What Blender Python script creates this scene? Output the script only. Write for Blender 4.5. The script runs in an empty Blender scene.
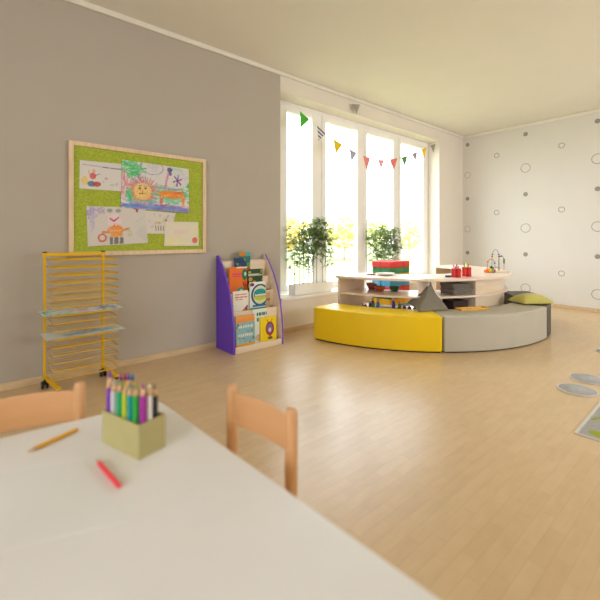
import bpy, bmesh, math, random
from mathutils import Vector, Matrix
PI = math.pi
rnd = random.Random(7)
scene = bpy.context.scene
COL = scene.collection

# ------------------------------------------------------------------ survey
# Room axes: X runs along the window wall, Y towards it.  at()/flo() give the
# point of a real wall / shelf / floor plane seen along one direction.
CS, SN, CAMH, FPX, HZ = .6534, .7570, 1.1, 388.0, 238.0
def ray(x, y):
    a = (x-300)/FPX
    return (CS+SN*a, SN-CS*a, (HZ-y)/FPX)
def flo(x, y, z=0.0):
    r = ray(x, y); t = (z-CAMH)/r[2]
    return Vector((r[0]*t, r[1]*t, z))
def at(x, y, Y):
    r = ray(x, y); t = Y/r[1]
    return Vector((r[0]*t, Y, CAMH+r[2]*t))
def atx(x, y, X):
    r = ray(x, y); t = X/r[0]
    return Vector((X, r[1]*t, CAMH+r[2]*t))

# ------------------------------------------------------------------ materials
def lin(c):
    def f(v):
        v /= 255.0
        return v/12.92 if v <= .04045 else ((v+.055)/1.055)**2.4
    return tuple(f(v) for v in c)
MATS = {}
def mat(name, rgb, rough=.5, var=.06, scale=12, bump=0.0, metal=0, spec=.5, bscale=None, trans=0, sheen=0):
    if name in MATS: return MATS[name]
    m = bpy.data.materials.new(name); m.use_nodes = True
    nt = m.node_tree; b = nt.nodes['Principled BSDF']
    b.inputs['Roughness'].default_value = rough
    b.inputs['Metallic'].default_value = metal
    b.inputs['Specular IOR Level'].default_value = spec
    if sheen: b.inputs['Sheen Weight'].default_value = sheen
    c = lin(rgb)
    tc = nt.nodes.new('ShaderNodeTexCoord')
    n = nt.nodes.new('ShaderNodeTexNoise'); n.inputs['Scale'].default_value = scale; n.inputs['Detail'].default_value = 4
    nt.links.new(tc.outputs['Object'], n.inputs['Vector'])
    r = nt.nodes.new('ShaderNodeValToRGB')
    r.color_ramp.elements[0].color = tuple(v*(1-var) for v in c)+(1,)
    r.color_ramp.elements[1].color = tuple(min(1, v*(1+var)) for v in c)+(1,)
    r.color_ramp.elements[0].position = .3; r.color_ramp.elements[1].position = .7
    nt.links.new(n.outputs['Fac'], r.inputs['Fac'])
    nt.links.new(r.outputs['Color'], b.inputs['Base Color'])
    if bump:
        n2 = nt.nodes.new('ShaderNodeTexNoise'); n2.inputs['Scale'].default_value = bscale or scale*8
        nt.links.new(tc.outputs['Object'], n2.inputs['Vector'])
        bp = nt.nodes.new('ShaderNodeBump'); bp.inputs['Strength'].default_value = bump; bp.inputs['Distance'].default_value = .004
        nt.links.new(n2.outputs['Fac'], bp.inputs['Height']); nt.links.new(bp.outputs['Normal'], b.inputs['Normal'])
    if trans:
        out = nt.nodes['Material Output']; tl = nt.nodes.new('ShaderNodeBsdfTranslucent'); mx = nt.nodes.new('ShaderNodeMixShader')
        mx.inputs[0].default_value = trans
        nt.links.new(r.outputs['Color'], tl.inputs['Color']); nt.links.new(b.outputs[0], mx.inputs[1]); nt.links.new(tl.outputs[0], mx.inputs[2]); nt.links.new(mx.outputs[0], out.inputs[0])
    MATS[name] = m
    return m
def wood(name, rgb, rgb2, rough=.4, axis=0, sc=6):
    if name in MATS: return MATS[name]
    m = bpy.data.materials.new(name); m.use_nodes = True
    nt = m.node_tree; b = nt.nodes['Principled BSDF']; b.inputs['Roughness'].default_value = rough
    tc = nt.nodes.new('ShaderNodeTexCoord'); mp = nt.nodes.new('ShaderNodeMapping')
    s = [sc*6]*3; s[axis] = sc*.6; mp.inputs['Scale'].default_value = s
    nt.links.new(tc.outputs['Object'], mp.inputs['Vector'])
    n = nt.nodes.new('ShaderNodeTexNoise'); n.inputs['Scale'].default_value = 1; n.inputs['Detail'].default_value = 6
    nt.links.new(mp.outputs['Vector'], n.inputs['Vector'])
    r = nt.nodes.new('ShaderNodeValToRGB')
    r.color_ramp.elements[0].color = lin(rgb)+(1,); r.color_ramp.elements[1].color = lin(rgb2)+(1,)
    r.color_ramp.elements[0].position = .35; r.color_ramp.elements[1].position = .68
    nt.links.new(n.outputs['Fac'], r.inputs['Fac']); nt.links.new(r.outputs['Color'], b.inputs['Base Color'])
    MATS[name] = m
    return m
def painted(rough=.8):
    k = 'crayon_%g' % rough
    if k in MATS: return MATS[k]
    m = bpy.data.materials.new(k); m.use_nodes = True
    nt = m.node_tree; b = nt.nodes['Principled BSDF']; b.inputs['Roughness'].default_value = rough
    b.inputs['Specular IOR Level'].default_value = .25
    a = nt.nodes.new('ShaderNodeAttribute'); a.attribute_name = 'Col'
    nt.links.new(a.outputs['Color'], b.inputs['Base Color'])
    MATS[k] = m
    return m
def floor_mat():
    m = bpy.data.materials.new('birch_parquet'); m.use_nodes = True
    nt = m.node_tree; b = nt.nodes['Principled BSDF']
    tc = nt.nodes.new('ShaderNodeTexCoord')
    mp = nt.nodes.new('ShaderNodeMapping'); mp.inputs['Rotation'].default_value = (0, 0, math.radians(0))
    nt.links.new(tc.outputs['Object'], mp.inputs['Vector'])
    br = nt.nodes.new('ShaderNodeTexBrick')
    br.inputs['Scale'].default_value = 1; br.inputs['Brick Width'].default_value = .22; br.inputs['Row Height'].default_value = .055
    br.inputs['Mortar Size'].default_value = .0012; br.inputs['Mortar Smooth'].default_value = .3
    br.offset = .37; br.offset_frequency = 2
    br.inputs['Color1'].default_value = lin(FL1)+(1,); br.inputs['Color2'].default_value = lin(FL2)+(1,)
    br.inputs['Mortar'].default_value = lin(FL3)+(1,)
    nt.links.new(mp.outputs['Vector'], br.inputs['Vector'])
    m2 = nt.nodes.new('ShaderNodeMapping'); m2.inputs['Scale'].default_value = (6, 20, 6)
    nt.links.new(mp.outputs['Vector'], m2.inputs['Vector'])
    n = nt.nodes.new('ShaderNodeTexNoise'); n.inputs['Scale'].default_value = 1.4; n.inputs['Detail'].default_value = 5
    nt.links.new(m2.outputs['Vector'], n.inputs['Vector'])
    mx = nt.nodes.new('ShaderNodeMix'); mx.data_type = 'RGBA'; mx.blend_type = 'MULTIPLY'
    rr = nt.nodes.new('ShaderNodeValToRGB'); rr.color_ramp.elements[0].color = (.90, .87, .82, 1); rr.color_ramp.elements[1].color = (1, 1, 1, 1)
    rr.color_ramp.elements[0].position = .25; rr.color_ramp.elements[1].position = .75
    nt.links.new(n.outputs['Fac'], rr.inputs['Fac'])
    mx.inputs[0].default_value = .8
    nt.links.new(br.outputs['Color'], mx.inputs[6]); nt.links.new(rr.outputs['Color'], mx.inputs[7])
    nt.links.new(mx.outputs[2], b.inputs['Base Color'])
    n3 = nt.nodes.new('ShaderNodeTexNoise'); n3.inputs['Scale'].default_value = 2.2; n3.inputs['Detail'].default_value = 3
    nt.links.new(tc.outputs['Object'], n3.inputs['Vector'])
    r3 = nt.nodes.new('ShaderNodeMapRange'); r3.inputs['To Min'].default_value = .26; r3.inputs['To Max'].default_value = .37
    nt.links.new(n3.outputs['Fac'], r3.inputs['Value']); nt.links.new(r3.outputs['Result'], b.inputs['Roughness'])
    bp = nt.nodes.new('ShaderNodeBump'); bp.inputs['Strength'].default_value = .12; bp.inputs['Distance'].default_value = .002
    nt.links.new(n.outputs['Fac'], bp.inputs['Height']); nt.links.new(bp.outputs['Normal'], b.inputs['Normal'])
    return m
def glass_mat():
    m = bpy.data.materials.new('window_glass'); m.use_nodes = True
    nt = m.node_tree; nt.nodes.clear()
    o = nt.nodes.new('ShaderNodeOutputMaterial'); mx = nt.nodes.new('ShaderNodeMixShader')
    t = nt.nodes.new('ShaderNodeBsdfTransparent'); g = nt.nodes.new('ShaderNodeBsdfGlossy'); g.inputs['Roughness'].default_value = .02
    t.inputs['Color'].default_value = (.97, .98, .98, 1)
    mx.inputs[0].default_value = .05
    nt.links.new(t.outputs[0], mx.inputs[1]); nt.links.new(g.outputs[0], mx.inputs[2]); nt.links.new(mx.outputs[0], o.inputs[0])
    return m

# ------------------------------------------------------------------ palette
FL1, FL2, FL3 = (227, 198, 155), (222, 191, 147), (214, 181, 137)
M_FLOOR = floor_mat()
M_GLASS = glass_mat()
M_TAUPE = mat('taupe_wall', (187, 177, 163), .85, .015, 3, .05)
M_CREAM = mat('cream_wall', (234, 224, 210), .85, .012, 3, .05)
M_PAPER_WALL = mat('white_wallpaper', (226, 220, 210), .8, .012, 3, .04)
M_DOT = mat('grey_print', (150, 146, 136), .8)
M_CEIL = mat('ceiling_paint', (236, 230, 215), .9, .01, 3)
M_WHITE = mat('white_lacquer', (250, 247, 241), .4, .01)
M_BASE = wood('baseboard_wood', (208, 180, 140), (226, 200, 162), .45, 0)
M_BIRCH = wood('birch_ply', (232, 208, 178), (244, 222, 196), .35, 0, 3)
M_BIRCHW = wood('pale_birch', (240, 216, 196), (248, 228, 210), .3, 0, 3)
M_BEECH = wood('beech', (218, 164, 112), (224, 172, 122), .38, 0, 3)
M_YMETAL = mat('yellow_powder_coat', (236, 186, 10), .35, .02)
M_BLACK = mat('black_rubber', (22, 22, 22), .5)
M_PURPLE = mat('purple_laminate', (108, 62, 200), .4, .02)
M_CORK = mat('lime_felt', (172, 186, 62), .95, .22, 90, .6, bscale=180)
M_FRAMEW = wood('pale_oak', (226, 196, 158), (238, 212, 178), .5, 2, 6)
M_YSEAT = mat('yellow_leatherette', (250, 210, 4), .42, .02, 5, .06, bscale=120)
M_GSEAT = mat('light_grey_leatherette', (192, 185, 168), .45, .02, 5, .06, bscale=120)
M_DSEAT = mat('charcoal_leatherette', (78, 74, 68), .5, .03, 5, .06, bscale=120)
M_CUSH = mat('grey_felt', (138, 130, 114), .95, .08, 40, .3, sheen=.2)
M_OLIVE = mat('olive_felt', (204, 192, 100), .95, .06, 40, .3, sheen=.2)
M_TABLE = mat('white_laminate', (236, 232, 228), .4, .01)
M_BOXK = mat('khaki_card', (184, 172, 116), .7, .03, 20)
M_GREYM = mat('slate_grey_felt', (128, 118, 108), .9, .12, 14, .3)
M_SOIL = mat('soil', (70, 52, 38), .95, .3, 60, .5)
M_STEM = mat('bamboo_stem', (140, 138, 84), .6, .2, 30)
M_STRING = mat('white_string', (235, 232, 225), .8)
M_STEEL = mat('steel_wire', (120, 108, 96), .35, .02, metal=.7)
M_BRICKW = mat('exterior_render', (220, 214, 204), .9)
M_LAWN = mat('lawn', (116, 120, 76), .95, .25, 2)

# ------------------------------------------------------------------ mesh helpers
def new_bm(): return bmesh.new()
def box(bm, p0, p1, M=None, mi=0):
    x0, y0, z0 = p0; x1, y1, z1 = p1
    vs = [bm.verts.new(Vector(p)) for p in ((x0,y0,z0),(x1,y0,z0),(x1,y1,z0),(x0,y1,z0),(x0,y0,z1),(x1,y0,z1),(x1,y1,z1),(x0,y1,z1))]
    if M:
        for v in vs: v.co = M @ v.co
    for f in ((0,3,2,1),(4,5,6,7),(0,1,5,4),(1,2,6,5),(2,3,7,6),(3,0,4,7)):
        fc = bm.faces.new([vs[i] for i in f]); fc.material_index = mi
    return vs
def cyl(bm, a, b, r0, r1=None, seg=16, mi=0, smooth=True):
    a = Vector(a); b = Vector(b); r1 = r0 if r1 is None else r1
    d = (b-a).normalized(); u = d.orthogonal().normalized(); w = d.cross(u)
    A = [bm.verts.new(a+(u*math.cos(t)+w*math.sin(t))*r0) for t in [2*PI*k/seg for k in range(seg)]]
    if r1 > 1e-6:
        B = [bm.verts.new(b+(u*math.cos(t)+w*math.sin(t))*r1) for t in [2*PI*k/seg for k in range(seg)]]
        for k in range(seg):
            f = bm.faces.new((A[k], A[(k+1)%seg], B[(k+1)%seg], B[k])); f.smooth = smooth; f.material_index = mi
        bm.faces.new(B).material_index = mi
    else:
        t = bm.verts.new(b)
        for k in range(seg):
            f = bm.faces.new((A[k], A[(k+1)%seg], t)); f.smooth = smooth; f.material_index = mi
    bm.faces.new(list(reversed(A))).material_index = mi
def tube(bm, pts, r, seg=8, closed=False, mi=0):
    pts = [Vector(p) for p in pts]; n = len(pts); rings = []
    up = None
    for i, p in enumerate(pts):
        if closed: d = (pts[(i+1)%n]-pts[i-1]).normalized()
        else: d = (pts[min(i+1, n-1)]-pts[max(i-1, 0)]).normalized()
        if up is None: up = d.orthogonal().normalized()
        up = (up-d*up.dot(d)).normalized()
        w = d.cross(up)
        rings.append([bm.verts.new(p+(up*math.cos(t)+w*math.sin(t))*r) for t in [2*PI*k/seg for k in range(seg)]])
    m = n if closed else n-1
    for i in range(m):
        A, B = rings[i], rings[(i+1)%n]
        for k in range(seg):
            f = bm.faces.new((A[k], A[(k+1)%seg], B[(k+1)%seg], B[k])); f.smooth = True; f.material_index = mi
    if not closed:
        bm.faces.new(list(reversed(rings[0]))); bm.faces.new(rings[-1])
def lathe(bm, prof, seg=24, c=(0,0,0), mi=0):
    c = Vector(c); rings = []
    for r, z in prof:
        if r < 1e-6: rings.append([bm.verts.new(c+Vector((0,0,z)))])
        else: rings.append([bm.verts.new(c+Vector((r*math.cos(2*PI*k/seg), r*math.sin(2*PI*k/seg), z))) for k in range(seg)])
    for A, B in zip(rings, rings[1:]):
        for k in range(seg):
            k2 = (k+1) % seg
            if len(A) == 1 and len(B) == 1: continue
            if len(A) == 1: f = bm.faces.new((A[0], B[k2], B[k]))
            elif len(B) == 1: f = bm.faces.new((A[k], A[k2], B[0]))
            else: f = bm.faces.new((A[k], A[k2], B[k2], B[k]))
            f.smooth = True; f.material_index = mi
def ball(bm, c, r, seg=12, sc=(1,1,1), mi=0):
    prof = [(r*math.sin(PI*i/8)*1.0, -r*math.cos(PI*i/8)) for i in range(9)]
    prof[0] = (0, -r); prof[-1] = (0, r)
    n0 = len(bm.verts)
    lathe(bm, prof, seg, (0,0,0), mi)
    bm.verts.ensure_lookup_table()
    for v in bm.verts[n0:]:
        v.co = Vector((v.co.x*sc[0], v.co.y*sc[1], v.co.z*sc[2]))+Vector(c)
def prism(bm, poly, thick, mi=0):
    """poly: list of Vectors in a plane; thick: Vector offset"""
    A = [bm.verts.new(Vector(p)) for p in poly]; B = [bm.verts.new(Vector(p)+thick) for p in poly]
    n = len(A)
    bm.faces.new(list(reversed(A))).material_index = mi; bm.faces.new(B).material_index = mi
    for k in range(n): bm.faces.new((A[k], A[(k+1)%n], B[(k+1)%n], B[k])).material_index = mi
def arc(bm, c, r0, r1, a0, a1, z0, z1, n=24, mi=0, smooth=False):
    rings = []
    for i in range(n+1):
        t = math.radians(a0+(a1-a0)*i/n); ct, st = math.cos(t), math.sin(t)
        rings.append([bm.verts.new((c[0]+r*ct, c[1]+r*st, z)) for r, z in ((r0,z0),(r1,z0),(r1,z1),(r0,z1))])
    for A, B in zip(rings, rings[1:]):
        for k in range(4):
            f = bm.faces.new((A[k], A[(k+1)%4], B[(k+1)%4], B[k])); f.material_index = mi
    bm.faces.new(rings[0]); bm.faces.new(list(reversed(rings[-1])))
def obj(name, bm, mats, parent=None, loc=None, rot=None, bevel=0, bseg=2, sub=0, smooth=False, angle=35):
    bmesh.ops.recalc_face_normals(bm, faces=bm.faces)
    me = bpy.data.meshes.new(name); bm.to_mesh(me); bm.free()
    for m in (mats if isinstance(mats, (list, tuple)) else [mats]): me.materials.append(m)
    o = bpy.data.objects.new(name, me); COL.objects.link(o)
    if parent: o.parent = parent
    if loc is not None: o.location = loc
    if rot is not None: o.rotation_euler = rot
    if bevel:
        b = o.modifiers.new('bevel', 'BEVEL'); b.width = bevel; b.segments = bseg; b.limit_method = 'ANGLE'; b.angle_limit = math.radians(angle)
        b.harden_normals = False
    if sub:
        s = o.modifiers.new('sub', 'SUBSURF'); s.levels = sub; s.render_levels = sub
    if smooth:
        for p in me.polygons: p.use_smooth = True
    return o
def tag(o, label=None, cat=None, group=None, kind=None):
    if label: o['label'] = label
    if cat: o['category'] = cat
    if group: o['group'] = group
    if kind: o['kind'] = kind
    return o
def thing(name, label, cat, loc=(0,0,0), rz=0, group=None):
    o = bpy.data.objects.new(name, None); COL.objects.link(o); o.empty_display_size = .05
    o.location = loc; o.rotation_euler = (0, 0, rz)
    return tag(o, label, cat, group)
def struct(name, bm, mats, parent=None, **k):
    o = obj(name, bm, mats, parent, **k)
    if not parent: o['kind'] = 'structure'
    return o
def copy_tree(o, parent=None):
    c = o.copy(); COL.objects.link(c); c.parent = parent
    for ch in [x for x in bpy.data.objects if x.parent == o]: copy_tree(ch, c)
    return c

# ------------------------------------------------------------------ painting on paper / covers
def E(cx, cy, rx, ry, col, w=0, a=1): return ('e', cx, cy, rx, ry, col, w, a)
def L(x0, y0, x1, y1, w, col, a=1): return ('l', x0, y0, x1, y1, w, col, a)
def R(x0, y0, x1, y1, col, a=1): return ('r', x0, y0, x1, y1, col, a)
def T(x0, x1, y, h, col, seed=1): # a line of illegible lettering
    q = random.Random(seed); out = []; x = x0
    while x < x1:
        w = h*q.uniform(.5, .9)
        out.append(R(x, y-h/2*q.uniform(.7, 1), min(x+w*.75, x1), y+h/2*q.uniform(.7, 1), col)); x += w*1.05
    return out
def colour_grid(me, W, H, nu, nv, ops, bg, jit, seed):
    q = random.Random(seed)
    out = []
    for j in range(nv+1):
        for i in range(nu+1):
            u = i/nu*W/H; v = j/nv     # v up, 0..1 ; u 0..aspect
            ju = u+q.uniform(-jit, jit); jv = v+q.uniform(-jit, jit)
            c = list(bg)
            for o in ops:
                hit = False
                if o[0] == 'e':
                    _, cx, cy, rx, ry, col, w, a = o
                    d = math.hypot((ju-cx)/rx, (jv-cy)/ry)
                    hit = d <= 1 and (w == 0 or d >= 1-w)
                elif o[0] == 'r':
                    _, x0, y0, x1, y1, col, a = o
                    hit = x0 <= ju <= x1 and y0 <= jv <= y1
                else:
                    _, x0, y0, x1, y1, w, col, a = o
                    dx, dy = x1-x0, y1-y0; t = max(0, min(1, ((ju-x0)*dx+(jv-y0)*dy)/(dx*dx+dy*dy+1e-9)))
                    hit = math.hypot(ju-x0-t*dx, jv-y0-t*dy) <= w/2
                if hit:
                    aa = a*(1-q.random()*.35) if jit else a
                    c = [c[k]*(1-aa)+col[k]*aa for k in range(3)]
            out.append(lin(c)+(1,))
    at_ = me.color_attributes.new('Col', 'FLOAT_COLOR', 'POINT')
    flat = [x for c in out for x in c]
    return at_, flat
def sheet(name, quad, ops, bg, parent=None, nu=90, nv=64, jit=.006, seed=3, curl=None, thick=.0008, normal=None, rough=.8):
    """quad: 4 points BL, BR, TR, TL. Painted sheet with a thin solid body."""
    bl, br, tr, tl = [Vector(p) for p in quad]
    W = ((br-bl).length+(tr-tl).length)/2; H = ((tl-bl).length+(tr-br).length)/2
    n = (br-bl).cross(tl-bl).normalized()
    if normal is not None and n.dot(Vector(normal)) < 0: n = -n
    verts = []; faces = []
    for j in range(nv+1):
        for i in range(nu+1):
            s, t = i/nu, j/nv
            p = bl*(1-s)*(1-t)+br*s*(1-t)+tr*s*t+tl*(1-s)*t
            if curl: p = p+n*curl(s, t)
            verts.append(p)
    for j in range(nv):
        for i in range(nu):
            a = j*(nu+1)+i; faces.append((a, a+1, a+nu+2, a+nu+1))
    o0 = verts[0].copy()
    me = bpy.data.meshes.new(name); me.from_pydata([v-o0 for v in verts], [], faces)
    if me.polygons[0].normal.dot(n) < 0: me.flip_normals()
    a_, flat = colour_grid(me, W, H, nu, nv, ops, bg, jit, seed)
    a_.data.foreach_set('color', flat)
    if curl:
        for p in me.polygons: p.use_smooth = True
    me.materials.append(painted(rough))
    o = bpy.data.objects.new(name, me); COL.objects.link(o); o.location = o0
    s = o.modifiers.new('solid', 'SOLIDIFY'); s.thickness = thick; s.offset = -1
    if parent: o.parent = parent
    return o

# ================================================================== ROOM
WY, WX, HC = 3.51, 7.10, 3.01          # window wall, right wall, ceiling height
XL, YB = -2.6, -3.0                    # walls behind the viewer
FYG = 3.72                             # window frame face
WX0, WX1, WZ0, WZ1 = 2.742, 6.24, .41, 2.785
b = new_bm(); box(b, (XL-.3, YB-.3, -.15), (WX+.3, WY+.33, 0)); struct('floor', b, M_FLOOR)
b = new_bm(); box(b, (XL-.3, YB-.3, HC), (WX+.3, WY+.33, HC+.2)); struct('ceiling', b, M_CEIL)
b = new_bm(); box(b, (XL-.3, WY, 0), (WX0, WY+.33, HC)); struct('wall_left', b, M_TAUPE)  # left stretch of this wall, greyer than the window stretch
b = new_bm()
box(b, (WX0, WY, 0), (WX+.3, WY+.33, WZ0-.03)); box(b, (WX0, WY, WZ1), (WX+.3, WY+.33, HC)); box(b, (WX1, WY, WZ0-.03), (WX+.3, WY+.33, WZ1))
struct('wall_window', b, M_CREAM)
# patterned right wall
dots = []   # (px, py, kind)
ref = [(469,144.7,'d'),(468.6,198.7,'d'),(468.6,252.4,'d'),(468,175.6,'r'),(468,229,'r'),
       (497.4,155.8,'s'),(497.4,212.5,'s'),
       (527,134.5,'d'),(525.6,168.7,'R'),(527,194.2,'d'),(525.6,228.1,'R'),(526.6,254,'d'),(525.3,286.7,'R'),
       (562.4,146.5,'s'),(562.2,209.5,'s'),(562.2,272,'s'),
       (599,122.5,'d'),(597.6,160,'R'),(598.6,188.8,'d'),(597.6,226.6,'R'),(599,255.4,'d'),(596.5,292.4,'R')]
b = new_bm(); box(b, (WX, YB-.3, 0), (WX+.3, WY, HC))
cols_y = {}
for px, py, k in ref:
    p = atx(px, py, WX); cols_y.setdefault((round(px/6), k), []).append((p.y, p.z))
pts = []
colY = {'A': atx(468.3, 200, WX).y, 'B': atx(497.4, 200, WX).y, 'C': atx(526.3, 200, WX).y, 'D': atx(562.3, 200, WX).y, 'E': atx(598.3, 200, WX).y}
zs = lambda px, py: atx(px, py, WX).z
def ladder(y, z0, dz, kind):
    k = -6
    while k < 7:
        z = z0+dz*k; k += 1
        if .12 < z < HC-.12: pts.append((y, z, kind))
dA = zs(469,144.7)-zs(468.6,198.7)
period = dA
for (px, py, k, col) in [(469,198.7,'d','A'),(468,229,'r','A'),(497.4,212.5,'s','B'),(527,194.2,'d','C'),(525.6,228.1,'R','C'),(562.2,209.5,'s','D'),(598.6,188.8,'d','E'),(597.6,226.6,'R','E')]:
    ladder(colY[col], zs(px, py), period, k)
stepAC = colY['C']-colY['A']; stepBD = colY['D']-colY['B']
for q in range(1, 5):
    for (px, py, k, col, st) in [(527,194.2,'d','C',stepAC),(525.6,228.1,'R','C',stepAC),(562.2,209.5,'s','D',stepBD)]:
        y = colY['E' if col == 'C' else 'D']+(stepAC if col == 'C' else stepAC)*q
        if y > YB+.2 and not (col == 'C' and q == 0): ladder(y, zs(px, py), period, k)
for y, z, k in pts:
    r = {'d': .036, 'r': .058, 'R': .076, 's': .045}[k]; w = {'d': 0, 'r': .006, 'R': .009, 's': .010}[k]
    n = 28; X = WX-.0008
    o_ = [b.verts.new((X, y+r*math.cos(2*PI*i/n), z+r*math.sin(2*PI*i/n))) for i in range(n)]
    if w:
        i_ = [b.verts.new((X, y+(r-w)*math.cos(2*PI*i/n), z+(r-w)*math.sin(2*PI*i/n))) for i in range(n)]
        for i in range(n): b.faces.new((o_[i], o_[(i+1)%n], i_[(i+1)%n], i_[i])).material_index = 1
    else: b.faces.new(o_).material_index = 1
struct('wall_right', b, [M_PAPER_WALL, M_DOT])
# walls behind the viewer, with unseen window openings added for fill light
BZ0, BZ1 = .9, 2.4
BX0, BX1 = 3.6, 6.4
SY0, SY1 = -1.5, 1.1
b = new_bm()
box(b, (XL-.3, YB-.3, 0), (WX+.3, YB, BZ0)); box(b, (XL-.3, YB-.3, BZ1), (WX+.3, YB, HC))
box(b, (XL-.3, YB-.3, BZ0), (BX0, YB, BZ1)); box(b, (BX1, YB-.3, BZ0), (WX+.3, YB, BZ1))
struct('wall_back', b, M_CREAM)
b = new_bm()
box(b, (XL-.3, YB, 0), (XL, WY, BZ0)); box(b, (XL-.3, YB, BZ1), (XL, WY, HC)); box(b, (XL-.3, YB, BZ0), (XL, SY0, BZ1)); box(b, (XL-.3, SY1, BZ0), (XL, WY, BZ1))
struct('wall_side', b, M_CREAM)
b = new_bm()
for k in range(4):
    y = SY0+(SY1-SY0)*k/3; box(b, (XL-.2, max(SY0, y-.05), BZ0+.08), (XL-.12, min(SY1, y+.05), BZ1-.08))
box(b, (XL-.2, SY0, BZ0), (XL-.12, SY1, BZ0+.08)); box(b, (XL-.2, SY0, BZ1-.08), (XL-.12, SY1, BZ1))
struct('fill_window_side', b, M_WHITE)  # unseen side window, added to bring in light from the left
b = new_bm()
for k in range(4):
    x = BX0+(BX1-BX0)*k/3
    box(b, (max(BX0, x-.05), YB-.2, BZ0), (min(BX1, x+.05), YB-.12, BZ1))
box(b, (BX0, YB-.19, BZ0), (BX1, YB-.13, BZ0+.08)); box(b, (BX0, YB-.19, BZ1-.08), (BX1, YB-.13, BZ1))
struct('fill_window_back', b, M_WHITE)  # unseen back window, added as a fill source

# baseboards, cornice
b = new_bm(); box(b, (XL, WY-.014, 0), (WX-.014, WY, .056)); struct('baseboard_left', b, M_BASE, bevel=.004)
b = new_bm(); box(b, (WX-.014, YB, 0), (WX, WY, .056)); struct('baseboard_right', b, M_BASE, bevel=.004)
b = new_bm(); box(b, (XL, WY-.025, HC-.05), (WX-.025, WY, HC)); struct('trim_1', b, M_CEIL, bevel=.01)
b = new_bm(); box(b, (WX-.025, YB, HC-.05), (WX, WY, HC)); struct('trim_2', b, M_CEIL, bevel=.01)
b = new_bm(); box(b, (WX0, WY-.03, WZ0-.03), (WX1, FYG, WZ0)); struct('trim_3', b, M_WHITE, bevel=.006)

# window: frame, posts, four panes
win = thing('window_1', None, None, (0,0,0)); win['kind'] = 'structure'
D0, D1 = FYG, FYG+.07
panes = [(3.01, 3.435), (3.692, 4.325), (4.552, 5.20), (5.418, 6.076)]
GZ0, GZ1 = .52, 2.665
b = new_bm()
box(b, (WX0, D0+.01, WZ1-.05), (WX1, D1, WZ1)); box(b, (WX0, D0+.01, WZ0), (WX1, D1, WZ0+.045))
xs = [WX0]+[(panes[i][1]+panes[i+1][0])/2 for i in range(3)]+[WX1]
for i, x in enumerate(xs):
    w = .05
    x0 = x if i == 0 else x-w; x1 = x if i == 4 else x+w
    if i == 0: x1 = WX0+.16
    if i == 4: x0 = WX1-.06
    box(b, (x0, D0+.01, WZ0+.045), (x1, D1, WZ1-.05))
obj('window_frame', b, M_WHITE, win, bevel=.004)
for (p0, p1), i in zip(panes, range(4)):
    s0 = xs[i]+(.162 if i == 0 else .052); s1 = xs[i+1]-(.062 if i == 3 else .052)
    b = new_bm()
    z0, z1 = WZ0+.047, WZ1-.052
    box(b, (s0, D0, z0), (p0, D1-.01, z1)); box(b, (p1, D0, z0), (s1, D1-.01, z1))
    box(b, (p0, D0, z0), (p1, D1-.01, GZ0)); box(b, (p0, D0, GZ1), (p1, D1-.01, z1))
    sash = obj('window_sash', b, M_WHITE, win, bevel=.005)
    b = new_bm(); box(b, (p0-.005, D0+.03, GZ0-.005), (p1+.005, D0+.036, GZ1+.005)); obj('pane', b, M_GLASS, sash)

# ================================================================== OUTSIDE
b = new_bm(); box(b, (-30, WY+.34, -.45), (80, 90, -.3)); tag(struct('lawn', b, M_LAWN))
def tree(x, y, h, r, rgb, label, seed):
    q = random.Random(seed)
    t = thing('garden_tree', label, 'tree', (x, y, -.3), 0, 'trees beyond the lawn')
    b = new_bm(); tube(b, [(0,0,0),(.05,.02,h*.3),(0,.05,h*.6)], r*.04, 8)
    obj('trunk', b, mat('tree_bark', (170, 156, 136), .9), t)
    b = new_bm()
    for k in range(700):
        while True:
            p = Vector((q.uniform(-1,1), q.uniform(-1,1), q.uniform(-1,1)))
            if p.length < 1: break
        p = Vector((p.x*r, p.y*r, h*.62+p.z*h*.38))
        d = Vector((q.uniform(-1,1), q.uniform(-1,1), q.uniform(-1,1))).normalized()*r*.13; e = d.orthogonal().normalized()*r*.09
        b.faces.new([b.verts.new(p-d), b.verts.new(p+e), b.verts.new(p+d), b.verts.new(p-e)])
    obj('crown', b, mat('leaves_%d_%d_%d' % rgb, rgb, .8, .1, 6, trans=.4), t)
for i, (px, d, h, r, rgb, lab) in enumerate([
    (282, 24, 2.9, 1.9, (214, 196, 120), 'golden tree seen at the far left of the window behind the bamboo'),
    (345, 25, 3.0, 1.6, (222, 216, 146), 'pale yellow tree seen through the second window pane'),
    (375, 29, 2.9, 1.2, (212, 214, 140), 'yellow green tree seen behind the farther potted bamboo'),
    (410, 25, 2.8, 1.1, (210, 216, 146), 'light green tree seen through the right-hand window pane'),
    (431, 31, 3.4, 1.3, (220, 210, 140), 'narrow golden tree at the right edge of the window view')]):
    a = (px-300)/FPX
    tree((CS+SN*a)*d, (SN-CS*a)*d, h, r, rgb, lab, 20+i)

# ================================================================== NOTICE BOARD
bd = thing('notice_board', 'pale wood framed lime green notice board pinned with children\'s drawings', 'notice board', (.619, WY, .955))
BW, BH = 1.178, .915
b = new_bm(); box(b, (.03, -.018, .03), (BW-.03, -.002, BH-.03)); obj('felt_panel', b, M_CORK, bd)
b = new_bm(); fw = .036
box(b, (0, -.034, 0), (fw, -.001, BH)); box(b, (BW-fw, -.034, 0), (BW, -.001, BH)); box(b, (fw, -.034, 0), (BW-fw, -.001, fw)); box(b, (fw, -.034, BH-fw), (BW-fw, -.001, BH))
obj('board_frame', b, M_FRAMEW, bd, bevel=.004)
PY = WY-.0215
def bq(pts, dy=0): return [at(x, y, PY-dy) for x, y in pts]   # BL BR TR TL
def cz(px, py, o=60): return px
wavy = lambda a, k=5: (lambda s, t: a*(abs(math.sin(s*k+t*2))*.6+(1-t)*.7*abs(s-.5)))
PW = (226, 220, 214)
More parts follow.
